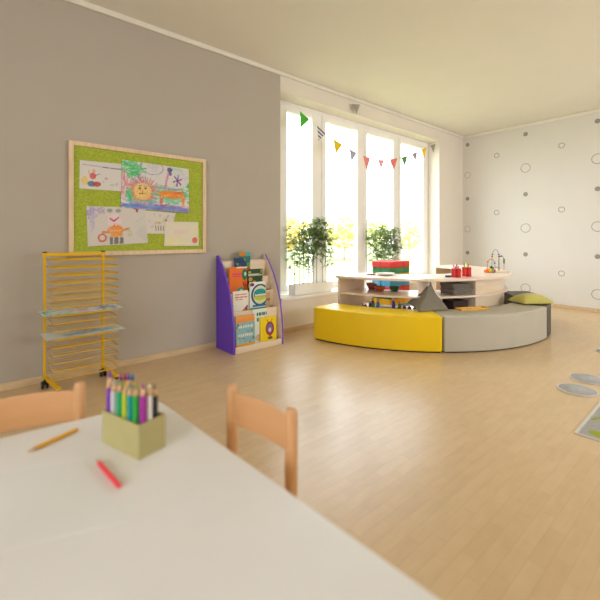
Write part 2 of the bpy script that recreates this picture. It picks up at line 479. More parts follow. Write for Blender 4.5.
# lion
def scrib(cx, cy, rx, ry, cols, n, seed, w=.018, ln=.12, a=.75, ang=None):
    """loose crayon strokes filling an ellipse"""
    q = random.Random(seed); out = []
    for _ in range(n):
        t = q.uniform(0, 2*PI); r = math.sqrt(q.random())
        x, y = cx+rx*r*math.cos(t), cy+ry*r*math.sin(t)
        g = q.uniform(0, PI) if ang is None else ang+q.uniform(-.35, .35)
        out.append(L(x-math.cos(g)*ln/2, y-math.sin(g)*ln/2, x+math.cos(g)*ln/2, y+math.sin(g)*ln/2, w, q.choice(cols), a))
    return out
def mane(cx, cy, r0, r1, cols, n, seed, sy=1):
    q = random.Random(seed); out = []
    for k in range(n):
        t = 2*PI*k/n+q.uniform(-.1, .1); a_, b_ = r0*q.uniform(.9, 1.05), r1*q.uniform(.85, 1.05)
        out.append(L(cx+a_*math.cos(t), cy+a_*sy*math.sin(t), cx+b_*math.cos(t+.15), cy+b_*sy*math.sin(t+.15), .022, q.choice(cols), .7))
    return out
GRN = [(90,200,120),(60,190,110),(130,214,150)]; VIO = [(140,130,200),(110,120,200),(170,150,214),(120,170,220)]; ORC = [(242,150,70),(236,120,70),(250,186,90)]
lion = scrib(.8,.5,.9,.5,[(200,206,220),(216,210,224),(190,214,214)],80,1,.03,.2,.5)
lion += scrib(.2,.84,.24,.15,GRN,60,2,.03,.14) + scrib(.06,.52,.07,.3,[(226,150,160),(214,130,150)],30,3,.02,.12,.7,1.4)
lion += [E(.62,.92,.26,.16,(140,140,184),.09,.8)] + scrib(.62,.94,.2,.1,[(196,196,212)],16,4,.02,.12,.5)
lion += mane(.43,.40,.2,.37,[(190,120,160),(214,140,150),(170,110,170),(200,150,120)],70,5,.9) + mane(.43,.40,.17,.27,[(236,170,100),(226,140,90),(214,120,120)],54,6,.9)
lion += [E(.43,.38,.19,.18,(246,206,120),0,.9)] + scrib(.43,.34,.13,.1,[(250,190,90),(240,170,80),(250,220,130)],26,7,.016,.08,.7)
lion += [E(.37,.44,.03,.02,(70,60,70)), E(.49,.45,.03,.02,(70,60,70)), L(.43,.40,.43,.34,.014,(130,80,60)), L(.36,.33,.5,.34,.018,(120,60,60)), L(.34,.48,.4,.5,.012,(90,60,60)), L(.46,.5,.52,.49,.012,(90,60,60)), L(.29,.22,.5,.16,.03,(236,160,80)), L(.24,.16,.62,.12,.03,(246,190,100))]
lion += scrib(.16,.24,.06,.12,GRN,18,8,.024,.12,.8,1.9) + scrib(1.08,.38,.4,.2,[(110,200,150),(90,184,140),(150,210,170)],70,9,.022,.18,.75,.05)
lion += [R(.82,.3,1.32,.44,(244,160,80),.8)] + scrib(1.06,.37,.26,.08,ORC,50,10,.022,.2,.8,0) + scrib(1.33,.27,.03,.14,ORC,14,11,.02,.1,.8,1.5) + scrib(.84,.24,.03,.1,[(220,110,80)],10,12,.02,.1,.8,1.5) + scrib(1.05,.22,.16,.05,[(130,210,160)],20,13,.02,.14)
lion += [L(.8,.5,1.3,.5,.022,(190,110,190)), L(1.3,.5,1.4,.36,.022,(90,180,130)), L(.9,.5,.98,.86,.035,(226,150,190)), L(.93,.52,1.0,.84,.014,(200,110,150)), E(1.02,.92,.06,.05,(70,70,130)), E(1.03,.84,.035,.05,(90,90,150)), L(1.08,.96,1.3,.94,.03,(130,214,160),.7)]
for t_ in range(6): lion += [L(1.2,.7,1.2+.1*math.cos(t_*PI/3+.3),.7+.13*math.sin(t_*PI/3+.3),.03,(124,40,150),.9)]
lion += scrib(1.5,.56,.07,.12,GRN,22,14,.025,.1) + scrib(1.3,.8,.14,.08,[(170,206,214)],10,15,.018,.12,.5)
lion += scrib(.8,.06,.85,.05,VIO,120,16,.026,.22,.8,0) + [L(.2,.14,1.5,.13,.014,(200,110,190),.7), L(.85,.11,1.0,.15,.02,(180,60,110)), L(0,.2,.3,.12,.016,(110,190,220))] + scrib(.5,.17,.35,.03,[(110,200,160),(130,180,220)],24,17,.018,.14,.7,0)
lion += scrib(1.46,.22,.05,.03,[(110,150,170)],6,18,.014,.06)
o = sheet('crayon_drawing', bq([(121.5,207.5),(189.5,213),(189.5,169),(122.5,159.5)], .004), lion, PW, nu=130, nv=88, jit=.006, curl=lambda s,t: .004*math.sin(s*9)*(1-t)+.006*(1-t)*s, normal=(0,-1,0))
tag(o, 'large crayon drawing of an orange lion pinned in the middle of the board', 'drawing')
# small figures top left
d1 = [L(.1,.86,1.6,.78,.03,(170,160,190)), L(.75,.82,1.5,.8,.035,(110,100,160)), E(.16,.3,.1,.16,(236,206,110)), E(.42,.48,.1,.12,(226,90,90)), E(.38,.2,.14,.1,(90,120,150)), E(.55,.2,.13,.09,(190,80,70)), L(.32,.5,.28,.66,.03,(214,150,120)),
      L(.5,.5,.66,.58,.025,(150,120,120)), E(.45,.66,.05,.07,(220,170,130)), E(.85,.42,.05,.05,(190,170,170)), E(.76,.3,.035,.035,(200,200,190)), E(1.05,.2,.08,.05,(190,206,190)), E(1.2,.24,.04,.06,(210,180,190))]
o = sheet('crayon_drawing', bq([(80,188.5),(122.5,191.5),(122,164),(80.5,160)]), d1, PW, nu=80, nv=54, curl=lambda s,t: .004*s*(1-t), normal=(0,-1,0))
tag(o, 'small white drawing with a tiny red figure, upper left corner of the board', 'drawing')
# king
d2 = scrib(.12,.84,.12,.14,[(160,150,200),(190,180,214)],26,32,.024,.14,.7)+scrib(.12,.58,.05,.2,[(190,180,214),(206,200,222)],16,33,.024,.14,.7,1.5)+scrib(.34,.9,.08,.09,[(170,160,200)],14,34,.02,.1,.7)+[
      E(.66,.62,.18,.2,(236,216,220)), E(.55,.9,.07,.05,(150,160,150)), E(.76,.9,.07,.05,(150,160,150)), L(.55,.7,.64,.62,.035,(190,40,80)), L(.64,.62,.76,.72,.035,(190,40,80)), *scrib(.68,.36,.16,.15,ORC,40,31,.03,.14,.8), R(.54,.22,.84,.5,(238,156,80),.5), L(.36,.34,.52,.34,.06,(226,130,60)),
      L(.84,.38,1.0,.42,.06,(226,140,70)), E(.34,.2,.11,.11,(214,90,60),.4), R(.52,.02,.86,.2,(110,110,104)), L(.6,.02,.62,.2,.03,(230,226,220)), L(.74,.02,.76,.2,.03,(230,226,220)), L(.52,.36,.86,.4,.03,(250,190,110)),
      E(1.03,.3,.05,.09,(190,200,130),.4), L(1.17,.98,1.28,.98,.06,(180,40,70)), L(1.24,.98,1.24,.9,.05,(180,40,70)), E(1.45,.5,.3,.3,(218,212,206)), E(1.5,.3,.3,.2,(206,202,196),0,.6), L(1.2,.6,1.5,.8,.02,(200,206,196))]
o = sheet('crayon_drawing', bq([(88.5,246.5),(148.5,243),(146.5,208),(87,206)], .001), d2, (220,212,204), nu=120, nv=80, jit=.008, curl=lambda s,t: .003*abs(math.sin(s*6)), normal=(0,-1,0))
tag(o, 'drawing of a figure in an orange tunic, lower left of the board', 'drawing')
# middle small
q = random.Random(5)
d3 = [E(q.uniform(.15,1.4), q.uniform(.3,.9), .05, .05, q.choice([(180,170,190),(190,200,170),(200,170,150),(170,180,190)]), .5) for _ in range(16)]
d3 += [L(.5+.12*k,.15,.46+.12*k,.35,.04,q.choice([(150,70,60),(110,120,70),(90,70,60)])) for k in range(6)] + [E(.6,.5,.06,.05,(214,180,70)), E(.9,.62,.06,.05,(150,130,70)), L(.6,.4,.8,.6,.03,(190,200,90))]
o = sheet('crayon_drawing', bq([(146.5,233.5),(171,234),(176.5,213),(145.5,210.5)], .002), d3, (226,216,206), nu=80, nv=54, normal=(0,-1,0))
tag(o, 'small dotted drawing between the orange figure and the yellow-edged sheet', 'drawing')
# yellow one
d4 = [R(.05,.08,.6,.35,(236,230,160),.6), R(1.3,.3,1.38,.95,(236,232,160),.8), L(.2,.1,1.1,.12,.05,(240,234,170),.7)]+T(.4,1.0,.58,.2,(236,206,196),4)+T(.3,.9,.36,.08,(238,220,190),5)+[E(1.28,.24,.12,.12,(226,100,80))]
o = sheet('crayon_drawing', bq([(164.8,246),(199.5,246),(199,222),(166,221.5)], .004), d4, (232,222,200), nu=80, nv=54, curl=lambda s,t: .004*s*(1-t), normal=(0,-1,0))
tag(o, 'faint yellow-edged sheet with one red spot, lower right of the board', 'drawing')

# ================================================================== DRYING RACK
rk = thing('drying_rack', 'yellow metal drawing drying rack with wire shelves, standing by the wall', 'drying rack', (.63, 3.36, 0))
PX0, PX1 = -.186, .205       # posts relative
def box_obj(name, p0, p1, m, par, bev=.002): 
    b = new_bm(); box(b, p0, p1); return obj(name, b, m, par, bevel=bev)
for sx in (PX0, PX1):
    b = new_bm(); box(b, (sx-.009, -.010, .075), (sx+.009, .010, .99)); obj('post', b, M_YMETAL, rk, bevel=.003)
    b = new_bm(); prism(b, [Vector((sx-.012, .03, .066)), Vector((sx+.012, .03, .066)), Vector((sx+.085, -.14, .012)), Vector((sx+.055, -.14, .012))], Vector((0, 0, .018))); foot = obj('foot', b, M_YMETAL, rk, bevel=.003)
    b = new_bm(); cyl(b, (sx+.068, -.128, 0), (sx+.068, -.128, .0125), .012, seg=16); obj('foot_pad', b, M_BLACK, foot)
    b = new_bm(); box(b, (sx-.013, -.013, .991), (sx+.013, .013, .999)); obj('end_cap', b, M_BLACK, rk)
    for yy in (0,):
        b = new_bm(); cyl(b, (sx-.022, yy, .028), (sx-.006, yy, .028), .028, seg=20); cyl(b, (sx+.006, yy, .028), (sx+.022, yy, .028), .028, seg=20)
        box(b, (sx-.006, yy-.012, .03), (sx+.006, yy+.012, .066))
        w = obj('castor', b, M_BLACK, rk, bevel=.003)
        b = new_bm(); cyl(b, (sx-.0225, yy, .028), (sx+.0225, yy, .028), .009, seg=12); obj('hub', b, mat('grey_plastic', (170,170,168), .4), w)
b = new_bm(); box(b, (PX0-.014, -.013, .965), (PX1+.014, .013, .991)); obj('top_bar', b, M_YMETAL, rk, bevel=.003)
tx0, tx1, ty0, ty1 = PX0+.015, PX1+.045, -.27, .0
b = new_bm()
for k in range(16):
    z = .128+.0545*k
    b = new_bm()
    tube(b, [(tx0,ty1,z),(tx0,ty0+.015,z),(tx0+.015,ty0,z),(tx1-.015,ty0,z),(tx1,ty0+.015,z),(tx1,ty1,z)], .0038, 6, closed=True)
    for j in range(1, 4):
        y = ty0+(ty1-ty0)*j/4; tube(b, [(tx0,y,z),(tx1,y,z)], .0018, 5)
    obj('wire_shelf', b, M_YMETAL, rk)
def rack_sheet(k, quad, ops, bg, seed, lab):
    z = .128+.0545*k+.0038
    P = [Vector((x, y, z)) for x, y in quad]
    o = sheet('drying_drawing', P, ops, bg, nu=80, nv=50, jit=.01, seed=seed, curl=lambda s,t: .002+.0015*math.sin(s*8), normal=(0,0,1))
    tag(o, lab, 'drawing')
rack_sheet(8, [(.40,3.1),(.915,3.10),(.92,3.335),(.405,3.345)], scrib(.4,.5,.4,.4,[(150,214,170),(120,200,140),(230,234,236)],30,41,.05,.25)+scrib(1.1,.5,.25,.4,[(226,150,180),(240,190,206)],14,42,.05,.25)+scrib(1.78,.55,.3,.4,[(90,120,190),(130,150,206)],26,43,.05,.25)+[L(0,.06,2.1,.05,.07,(110,190,90))]+scrib(.1,.6,.1,.3,[(80,180,190)],10,44,.05,.2), (238,242,244), 8, 'green and pink painting drying on the upper loaded shelf of the yellow rack')
rack_sheet(5, [(.42,3.1),(.935,3.115),(.93,3.345),(.415,3.35)], scrib(.9,.5,.5,.35,[(120,180,180),(150,190,200),(120,130,140)],30,45,.05,.25,.7,.2)+scrib(1.6,.5,.4,.3,[(140,190,206),(170,200,190)],18,46,.05,.25)+scrib(1.3,.8,.3,.12,[(206,130,110)],8,47,.04,.2), (236,240,236), 9, 'teal and grey painting drying on the lower loaded shelf of the yellow rack')

# ================================================================== BOOK DISPLAY
bx0, bx1, byb = 1.912, 2.505, 3.49
bs = thing('book_display', 'purple and birch tiered children\'s book display against the wall', 'bookshelf', (bx0, byb, 0))
W_ = bx1-bx0
prof = [(0,.0),(-.335,.0),(-.335,.10),(-.322,.28),(-.292,.45),(-.24,.6),(-.175,.73),(-.1,.84),(-.035,.915),(-.02,.925),(0,.925)]
for side, x0 in (('l', 0), ('r', W_-.018)):
    b = new_bm(); prism(b, [Vector((x0, y, z)) for y, z in prof], Vector((.018, 0, 0)))
    bmesh.ops.recalc_face_normals(b, faces=b.faces)
    b.faces.ensure_lookup_table()
    for f in b.faces:
        inner = (f.normal.x > .9) if side == 'l' else (f.normal.x < -.9)
        f.material_index = 1 if inner else 0
    obj('side_panel', b, [M_PURPLE, M_BIRCH], bs)
b = new_bm(); box(b, (.018, -.012, .02), (W_-.018, 0, .87)); obj('back_panel', b, M_BIRCH, bs)
# tier boards: (front y, bottom z, top z), ledges
tiers = [(-.325, 0, .062), (-.262, .062, .385), (-.19, .385, .555), (-.125, .555, .70), (-.055, .70, .862)]
for i, (y, z0, z1) in enumerate(tiers):
    b = new_bm(); box(b, (.0185, y, z0), (W_-.0185, y+.012, z1)); obj('tier_board', b, M_BIRCH, bs, bevel=.002)
    if i < 4:
        yn = tiers[i+1][0]
        zf = .03 if i == 0 else z1-.03
        b = new_bm(); box(b, (.0185, y+.0125, zf-.012), (W_-.0185, yn-.0005 if i else yn+.0, zf)); obj('ledge', b, M_BIRCH, bs)
BKG = 'picture books in the book display'
def book(label, px, top, bot, Yw, ops, bg, seed, lean=.0, th=.012, nu=44, nv=56):
    """px: left/right image columns; top/bot rows; Yw: plane of the book front"""
    x0 = at(px[0], (top+bot)/2, Yw).x; x1 = at(px[1], (top+bot)/2, Yw).x
    xm = (px[0]+px[1])/2
    z1 = at(xm, top, Yw).z; z0 = at(xm, bot, Yw).z
    z0 = {'t': .67, 's': .525, 'u': .355, 'b': .03}[('b' if bot > 325 else 'u' if bot > 305 else 's' if bot > 285 else 't')]+.0008
    t = thing('picture_book', label, 'book', ((x0+x1)/2, Yw, z0), 0, BKG)
    w = (x1-x0)/2; h = z1-z0
    ly = lean*h
    sheet('cover', [(-w, 0, 0), (w, 0, 0), (w, ly, h), (-w, ly, h)], ops, bg, t, nu=nu, nv=nv, jit=0, seed=seed, normal=(0,-1,0), rough=.4, thick=.0015)
    b = new_bm()
    vs = box(b, (-w+.002, .0016, .003), (w-.003, th, h-.003))
    for v in vs: v.co.y += ly*v.co.z/h
    obj('pages', b, mat('book_pages', (232, 226, 212), .8), t)
    b = new_bm(); vs = box(b, (-w, th, 0), (w, th+.0015, h)); vs2 = box(b, (-w-.0015, 0, 0), (-w, th+.0015, h))
    for v in vs+vs2: v.co.y += ly*v.co.z/h
    obj('back_cover', b, mat('cover_%d_%d_%d' % tuple(bg), bg, .4, .02), t)
    return t
q = random.Random(2)
def blots(n, cols, seed, r=.08, ax=.8):
    q = random.Random(seed)
    return [E(q.uniform(0, ax), q.uniform(0, 1), q.uniform(r*.5, r), q.uniform(r*.4, r), q.choice(cols)) for _ in range(n)]
R1, R2, R3, R4 = byb-.143, byb-.209, byb-.279, byb-.302
Y5 = byb-.078
# top tier
book('rainbow coloured book standing at the back of the top tier', (240, 251), 252, 277, Y5+.005, [R(0,.85,.3,1,(206,130,40)), R(.3,.85,.6,1,(60,170,180)), R(.6,.8,1,1,(30,130,160)), R(0,.6,1,.84,(40,120,110)), R(.45,.4,1,.62,(230,160,40)), R(0,.2,1,.4,(200,60,50))], (90,160,70), 1, .0, .006)
book('dark blue patterned book in front of the rainbow one, top tier', (235.5, 247.5), 258, 280, Y5-.014, blots(16, [(60,140,110),(60,90,170),(120,70,150),(110,160,60),(30,110,130)], 3)+[R(0,.82,1,.85,(30,40,60))], (38,58,110), 2, .0, .01)
# second
ORG = [R(.0,0,1,1,(238,118,30)), R(.28,.95,.95,1,(248,236,220)), R(.1,.72,.5,.78,(226,60,110)), R(.1,.66,.44,.69,(226,60,110)), E(.62,.72,.12,.2,(40,110,70)), E(.64,.74,.05,.08,(170,220,200)), L(.55,.45,.6,.3,.04,(90,50,40)), E(.45,.14,.16,.14,(40,150,140)), E(.47,.14,.07,.07,(220,230,120)), E(.12,.08,.06,.05,(90,60,40)), R(.6,.3,.72,.5,(226,90,30))]
book('orange picture book with a teal creature, upper left of the display', (230.5, 248), 267, 293, R1, ORG, (238,118,30), 3, .012)
book('dark green jungle book to the right of the orange one', (249, 263.5), 269, 292, R1, [R(0,.72,1,.82,(190,196,170))]+blots(14, [(40,70,40),(120,140,60),(200,160,60),(90,110,70),(190,190,160)], 6, .1)+[E(.3,.45,.08,.08,(226,160,40))], (52,76,50), 4, .012)
# third
WHT = T(.12,.7,.84,.07,(206,70,50),11)+T(.12,.72,.72,.08,(206,70,50),12)+T(.12,.5,.62,.05,(206,70,50),13)+[E(.66,.16,.1,.1,(150,80,60)), E(.56,.1,.1,.07,(210,120,60)), E(.72,.28,.05,.06,(90,60,50))]
book('white picture book with red lettering on the third tier', (234, 249), 291, 314, R2, WHT, (240,234,226), 5, .015)
ATL = [E(.42,.55,.38,.38,(40,80,130)), E(.42,.55,.3,.32,(220,226,180)), E(.42,.62,.26,.14,(40,150,160)), E(.42,.46,.26,.1,(200,206,60)), R(.16,.5,.68,.58,(30,90,110))]+T(.2,.66,.54,.08,(240,240,220),3)+[R(0,.04,.85,.12,(60,150,130)), R(.1,.15,.75,.22,(60,110,160)), E(.08,.92,.1,.06,(120,60,120)), E(.78,.93,.1,.06,(60,130,170)), R(0,0,.9,.03,(200,110,60))]
book('white book with a big blue and lime round emblem, third tier right', (251, 266.5), 282, 311, R2, ATL, (232,236,232), 6, .015, nu=56, nv=72)
book('tan brown book half hidden behind the round emblem book', (266, 271), 291.5, 311, R2+.004, [R(0,.1,.5,.9,(196,160,120)), R(.05,.5,.5,.6,(150,110,80))], (206,176,140), 7, .01, .006, nu=16, nv=40)
# fourth
book('small white green-lettered book tucked in the fourth tier', (254, 267.5), 309, 331, R3, T(.12,.6,.86,.1,(40,120,100),5)+T(.12,.66,.7,.12,(60,150,120),6)+[E(.6,.86,.05,.08,(50,60,50)), E(.4,.4,.14,.16,(120,80,60)), E(.2,.2,.14,.1,(214,180,150))], (228,232,220), 8, .01, .008)
# bottom
BLU = [R(0,0,1,.15,(240,170,40)), R(0,.8,1,1,(236,150,70)), R(0,.9,1,1,(240,160,80))]+blots(30, [(110,160,170),(90,140,120),(160,170,120),(200,190,170),(120,110,150)], 8, .05, .7)
BLU = BLU[3:]+BLU[:3]+T(.08,.6,.66,.1,(220,226,214),9)+T(.08,.58,.4,.1,(220,226,214),10)
book('large light blue picture book with orange bands, bottom tier', (237.3, 256), 315.5, 345.5, R4, BLU, (140,184,190), 9, .05, nu=60, nv=70)
YEL = [E(.42,.55,.2,.26,(150,60,60)), E(.42,.56,.13,.18,(130,110,170)), E(.42,.5,.06,.08,(240,210,190)), L(.36,.76,.3,.9,.03,(150,60,60)), L(.48,.76,.54,.9,.03,(150,60,60)), E(.42,.2,.12,.05,(60,90,60)), E(.42,.28,.05,.05,(200,70,60)), R(.02,.04,.12,.1,(60,50,30))]
book('bright yellow picture book with a small purple figure, bottom tier', (262, 277.3), 317, 340.5, R4, YEL, (246,212,10), 10, .05)

# ================================================================== CURVED BENCH
C0 = (4.665, 3.237)
RO, RI, BZ = 1.805, 1.43, .352
def bench(name, label, a0, a1, m):
    t = math.radians((a0+a1)/2); cx, cy = C0[0]+1.6*math.cos(t), C0[1]+1.6*math.sin(t)
    T0 = thing(name, label, 'bench', (cx, cy, 0))
    b = new_bm(); arc(b, (C0[0]-cx, C0[1]-cy), RI, RO, a0+.25, a1-.25, .012, BZ, 30)
    obj('upholstery', b, m, T0, bevel=.014, bseg=4)
    b = new_bm(); arc(b, (C0[0]-cx, C0[1]-cy), RI+.02, RO-.02, a0+.8, a1-.8, 0, .012, 20)
    obj('base', b, M_BLACK, T0)
A0 = 184.6
bench('curved_bench', 'bright yellow curved padded bench segment at the left end of the ring', A0, 227.8, M_YSEAT)
bench('curved_bench', 'light grey curved padded bench segment in the middle of the ring', 227.8, 274.9, M_GSEAT)
bench('curved_bench', 'charcoal curved padded bench segment at the right end of the ring', 274.9, 319, M_DSEAT)

# ================================================================== CURVED SHELF UNIT
su = thing('curved_shelf', 'pale birch half-round low shelf unit inside the padded bench ring', 'shelf', (C0[0], C0[1], 0))
ZT, ZM, ZL = .665, .475, .29
S0, S1 = 184.6, 357
b = new_bm(); arc(b, (0,0), .85, 1.405, S0-.6, S1+.4, ZT-.026, ZT, 70); obj('top', b, M_BIRCHW, su, bevel=.004)
b = new_bm(); arc(b, (0,0), .87, 1.36, S0+.8, 253.5, ZM-.022, ZM, 40); arc(b, (0,0), 1.316, 1.36, 253.5, S1-1, ZM-.022, ZM, 40); obj('middle_shelf', b, M_BIRCHW, su, bevel=.003)
b = new_bm(); arc(b, (0,0), .87, 1.36, S0+.8, 253.5, ZL-.022, ZL, 40); obj('lower_shelf', b, M_BIRCHW, su, bevel=.003)
b = new_bm(); arc(b, (0,0), .87, 1.36, S0+.8, 253.5, .05, .07, 40); obj('bottom_shelf', b, M_BIRCHW, su, bevel=.003)
def radial(deg, r0, r1, th=.02):
    b = new_bm(); M = Matrix.Rotation(math.radians(deg), 4, 'Z')
    box(b, (r0, -th/2, 0), (r1, th/2, ZT-.027), M); obj('side_panel', b, M_BIRCH, su, bevel=.002)
radial(S0+.2, .86, 1.37); radial(228.5, .92, 1.30); radial(S1, .9, 1.31)
b = new_bm(); arc(b, (0,0), 1.295, 1.315, 254, S1-.5, 0, ZT-.027, 60); obj('curved_panel', b, M_BIRCH, su)
b = new_bm(); M = Matrix.Rotation(math.radians(253.7), 4, 'Z'); box(b, (.88, -.01, 0), (1.315, .01, ZT-.027), M); obj('side_panel', b, M_BIRCH, su)
def onring(deg, r, z):
    t = math.radians(deg); return Vector((C0[0]+r*math.cos(t), C0[1]+r*math.sin(t), z))

# ------------------------------------------------------------------ brick tower
KC = [('red', (222, 52, 46)), ('green', (48, 128, 72)), ('yellow', (244, 184, 20)), ('blue', (70, 170, 214))]
tb = Vector((4.07, 2.96, 0)); bl_, bw_, bh_ = .29, .145, .0797
ROWN = ['bottom', 'second', 'third', 'fourth', 'fifth', 'sixth', 'seventh', 'eighth', 'ninth', 'top']
protos = {}
for k in range(10):
    cn, cc = KC[(9-k) % 4]
    for j, pos in enumerate(('front', 'window-side', 'right-hand')):
        if cn not in protos:
            b = new_bm(); box(b, (-bl_/2+.001, -bw_/2+.001, .0005), (bl_/2-.001, bw_/2-.001, bh_-.0003))
            o = obj('toy_brick', b, mat('foam_'+cn, cc, .5, .02), bevel=.009, bseg=3); protos[cn] = o
        else:
            o = protos[cn].copy(); COL.objects.link(o)
        jx, jy = rnd.uniform(-.003, .003), rnd.uniform(-.0007, .0007)
        if j == 2: c = (bl_+bw_/2, bl_/2); rz = PI/2
        else: c = (bl_/2, bw_/2+j*bw_); rz = 0
        o.location = (tb.x+c[0]+jx, tb.y+c[1]+jy, k*bh_); o.rotation_euler = (0, 0, rz)
        tag(o, '%s toy brick, %s one in the %s row of the brick tower' % (cn, pos, ROWN[k]), 'toy brick', 'bricks of the colourful tower')

# ------------------------------------------------------------------ bowls
def bowl(name, label, p, r, h, rgb, group=None, cat='bowl'):
    b = new_bm()
    lathe(b, [(0,0),(r*.55,0),(r*.85,h*.5),(r,h),(r*.94,h),(r*.78,h*.5),(r*.5,h*.15),(0,h*.12)], 28)
    o = obj(name, b, mat('glaze_%d_%d_%d' % rgb, rgb, .35), None, p, smooth=True); tag(o, label, cat, group)
bowl('bowl', 'brown bowl on the middle shelf, leftmost of the row', flo(373.5, 289.5, ZM)+Vector((.02,.03,0)), .068, .075, (140, 66, 44), 'small bowls on the curved shelf')
bowl('bowl', 'orange-brown bowl on the middle shelf beside the brown one', flo(380.5, 291.2, ZM)+Vector((.0,.0,0)), .066, .055, (190, 84, 30), 'small bowls on the curved shelf')
bowl('bowl', 'dark green bowl on the middle shelf in front of the brick tower', flo(395, 291.2, ZM)+Vector((.0,.0,0)), .066, .058, (52, 96, 62), 'small bowls on the curved shelf')
bowl('shallow_dish', 'shallow pale dish on the shelf top in front of the brick tower', flo(386, 275.2, ZT)+Vector((0,0,0)), .11, .026, (226, 218, 206), None, 'dish')
for k, (px, lab) in enumerate([(369,'leftmost'), (371.8,'middle'), (374.6,'rightmost')]):
    b = new_bm(); box(b, (-.012,-.012,0), (.012,.012,.016)); o = obj('wooden_cube', b, mat('dark_red_paint', (150,40,36), .5), None, flo(px, 275.0, ZT), bevel=.002)
    tag(o, 'tiny dark red cube, %s of three left of the pale dish' % lab, 'toy', 'tiny red cubes on the shelf top')

# ------------------------------------------------------------------ figurines on lower shelf
b = new_bm(); arc(b, (0,0), 1.05, 1.345, 199, 222, 0, .006, 16); o = obj('play_mat', b, mat('light_blue_vinyl', (150,206,220), .5), None, (C0[0], C0[1], ZL+.0005)); tag(o, 'light blue play mat under the little figures on the low shelf', 'mat')
figs = [(362.5,.05,(60,60,60),'black'),(367,.06,(60,70,110),'navy'),(371.5,.075,(50,60,150),'dark blue'),(375.5,.115,(60,100,50),'green and brown'),(380,.105,(40,120,190),'bright blue'),
        (395,.13,(50,50,160),'tall blue'),(400,.09,(110,130,50),'olive'),(404,.075,(150,60,40),'red-brown'),(408.5,.06,(60,70,60),'dark green'),(412,.05,(90,60,110),'purple')]
FP = ['leftmost of the row', 'second from the left', 'left of the tall green one', 'tall beside the bright blue one', 'in the middle gap of the row', 'tallest, before the yellow bricks', 'right of the tallest one', 'near the grey cushion', 'just left of the last one', 'last one beside the grey cushion']
for i, (px, h, rgb, cn) in enumerate(figs):
    h *= 1.2
    p = flo(px, 309.3, ZL)
    v = Vector((p.x-C0[0], p.y-C0[1], 0)); v = v.normalized()*(1.30 if i % 2 else 1.27)
    p = Vector((C0[0]+v.x, C0[1]+v.y, ZL+(.008 if 199 < math.degrees(math.atan2(v.y, v.x)) % 360 < 222 else .001)))
    t = thing('toy_figure', '%s little toy figure, %s, on the low shelf' % (cn, FP[i]), 'toy figure', p, 0, 'toy figures on the low shelf')
    b = new_bm(); lathe(b, [(0,0),(.018,0),(.018,.006),(0,.006)], 16); obj('base', b, mat('dark_plastic', (60,60,58), .5), t)
    b = new_bm(); lathe(b, [(0,.006),(.016,.006),(.019,h*.3),(.013,h*.55),(.017,h*.68),(.006,h*.74),(0,h*.75)], 14)
    cyl(b, (.014,0,h*.62), (.028,-.004,h*.36), .0055, seg=8); cyl(b, (-.014,0,h*.62), (-.027,-.006,h*.4), .0055, seg=8)
    obj('body', b, mat('toy_%d_%d_%d' % rgb, rgb, .45), t)
    b = new_bm(); ball(b, (0,0,h*.86), h*.14 if h < .11 else .0165, 12); obj('head', b, mat('toy_skin', (214,160,120), .5), t)

# ------------------------------------------------------------------ cushions
def cushion(name, label, m, size, puff, M, n=16, pinch=1.0):
    b = new_bm(); grid = {}
    for side in (1, -1):
        for i in range(n+1):
            for j in range(n+1):
                u, v = i/n*2-1, j/n*2-1
                e = (1-abs(u)**2.4)*(1-abs(v)**2.4)
                edge = i in (0, n) or j in (0, n)
                k = 1-.16*(1-abs(u)**2)*(abs(v)**3)-.0; k2 = 1-.16*(1-abs(v)**2)*(abs(u)**3)
                z = side*puff*(1.75 if side > 0 else .36)*max(e, 0)**.55+.004*math.sin(u*7+v*5)*e
                if edge and side == -1: grid[(side,i,j)] = grid[(1,i,j)]; continue
                grid[(side,i,j)] = b.verts.new(M @ Vector((u*size[0]/2*k2, v*size[1]/2*k, z)))
        for i in range(n):
            for j in range(n):
                f = b.faces.new([grid[(side,i,j)], grid[(side,i+1,j)], grid[(side,i+1,j+1)], grid[(side,i,j+1)]]); f.smooth = True
    o = obj(name, b, m); tag(o, label, 'cushion'); return o
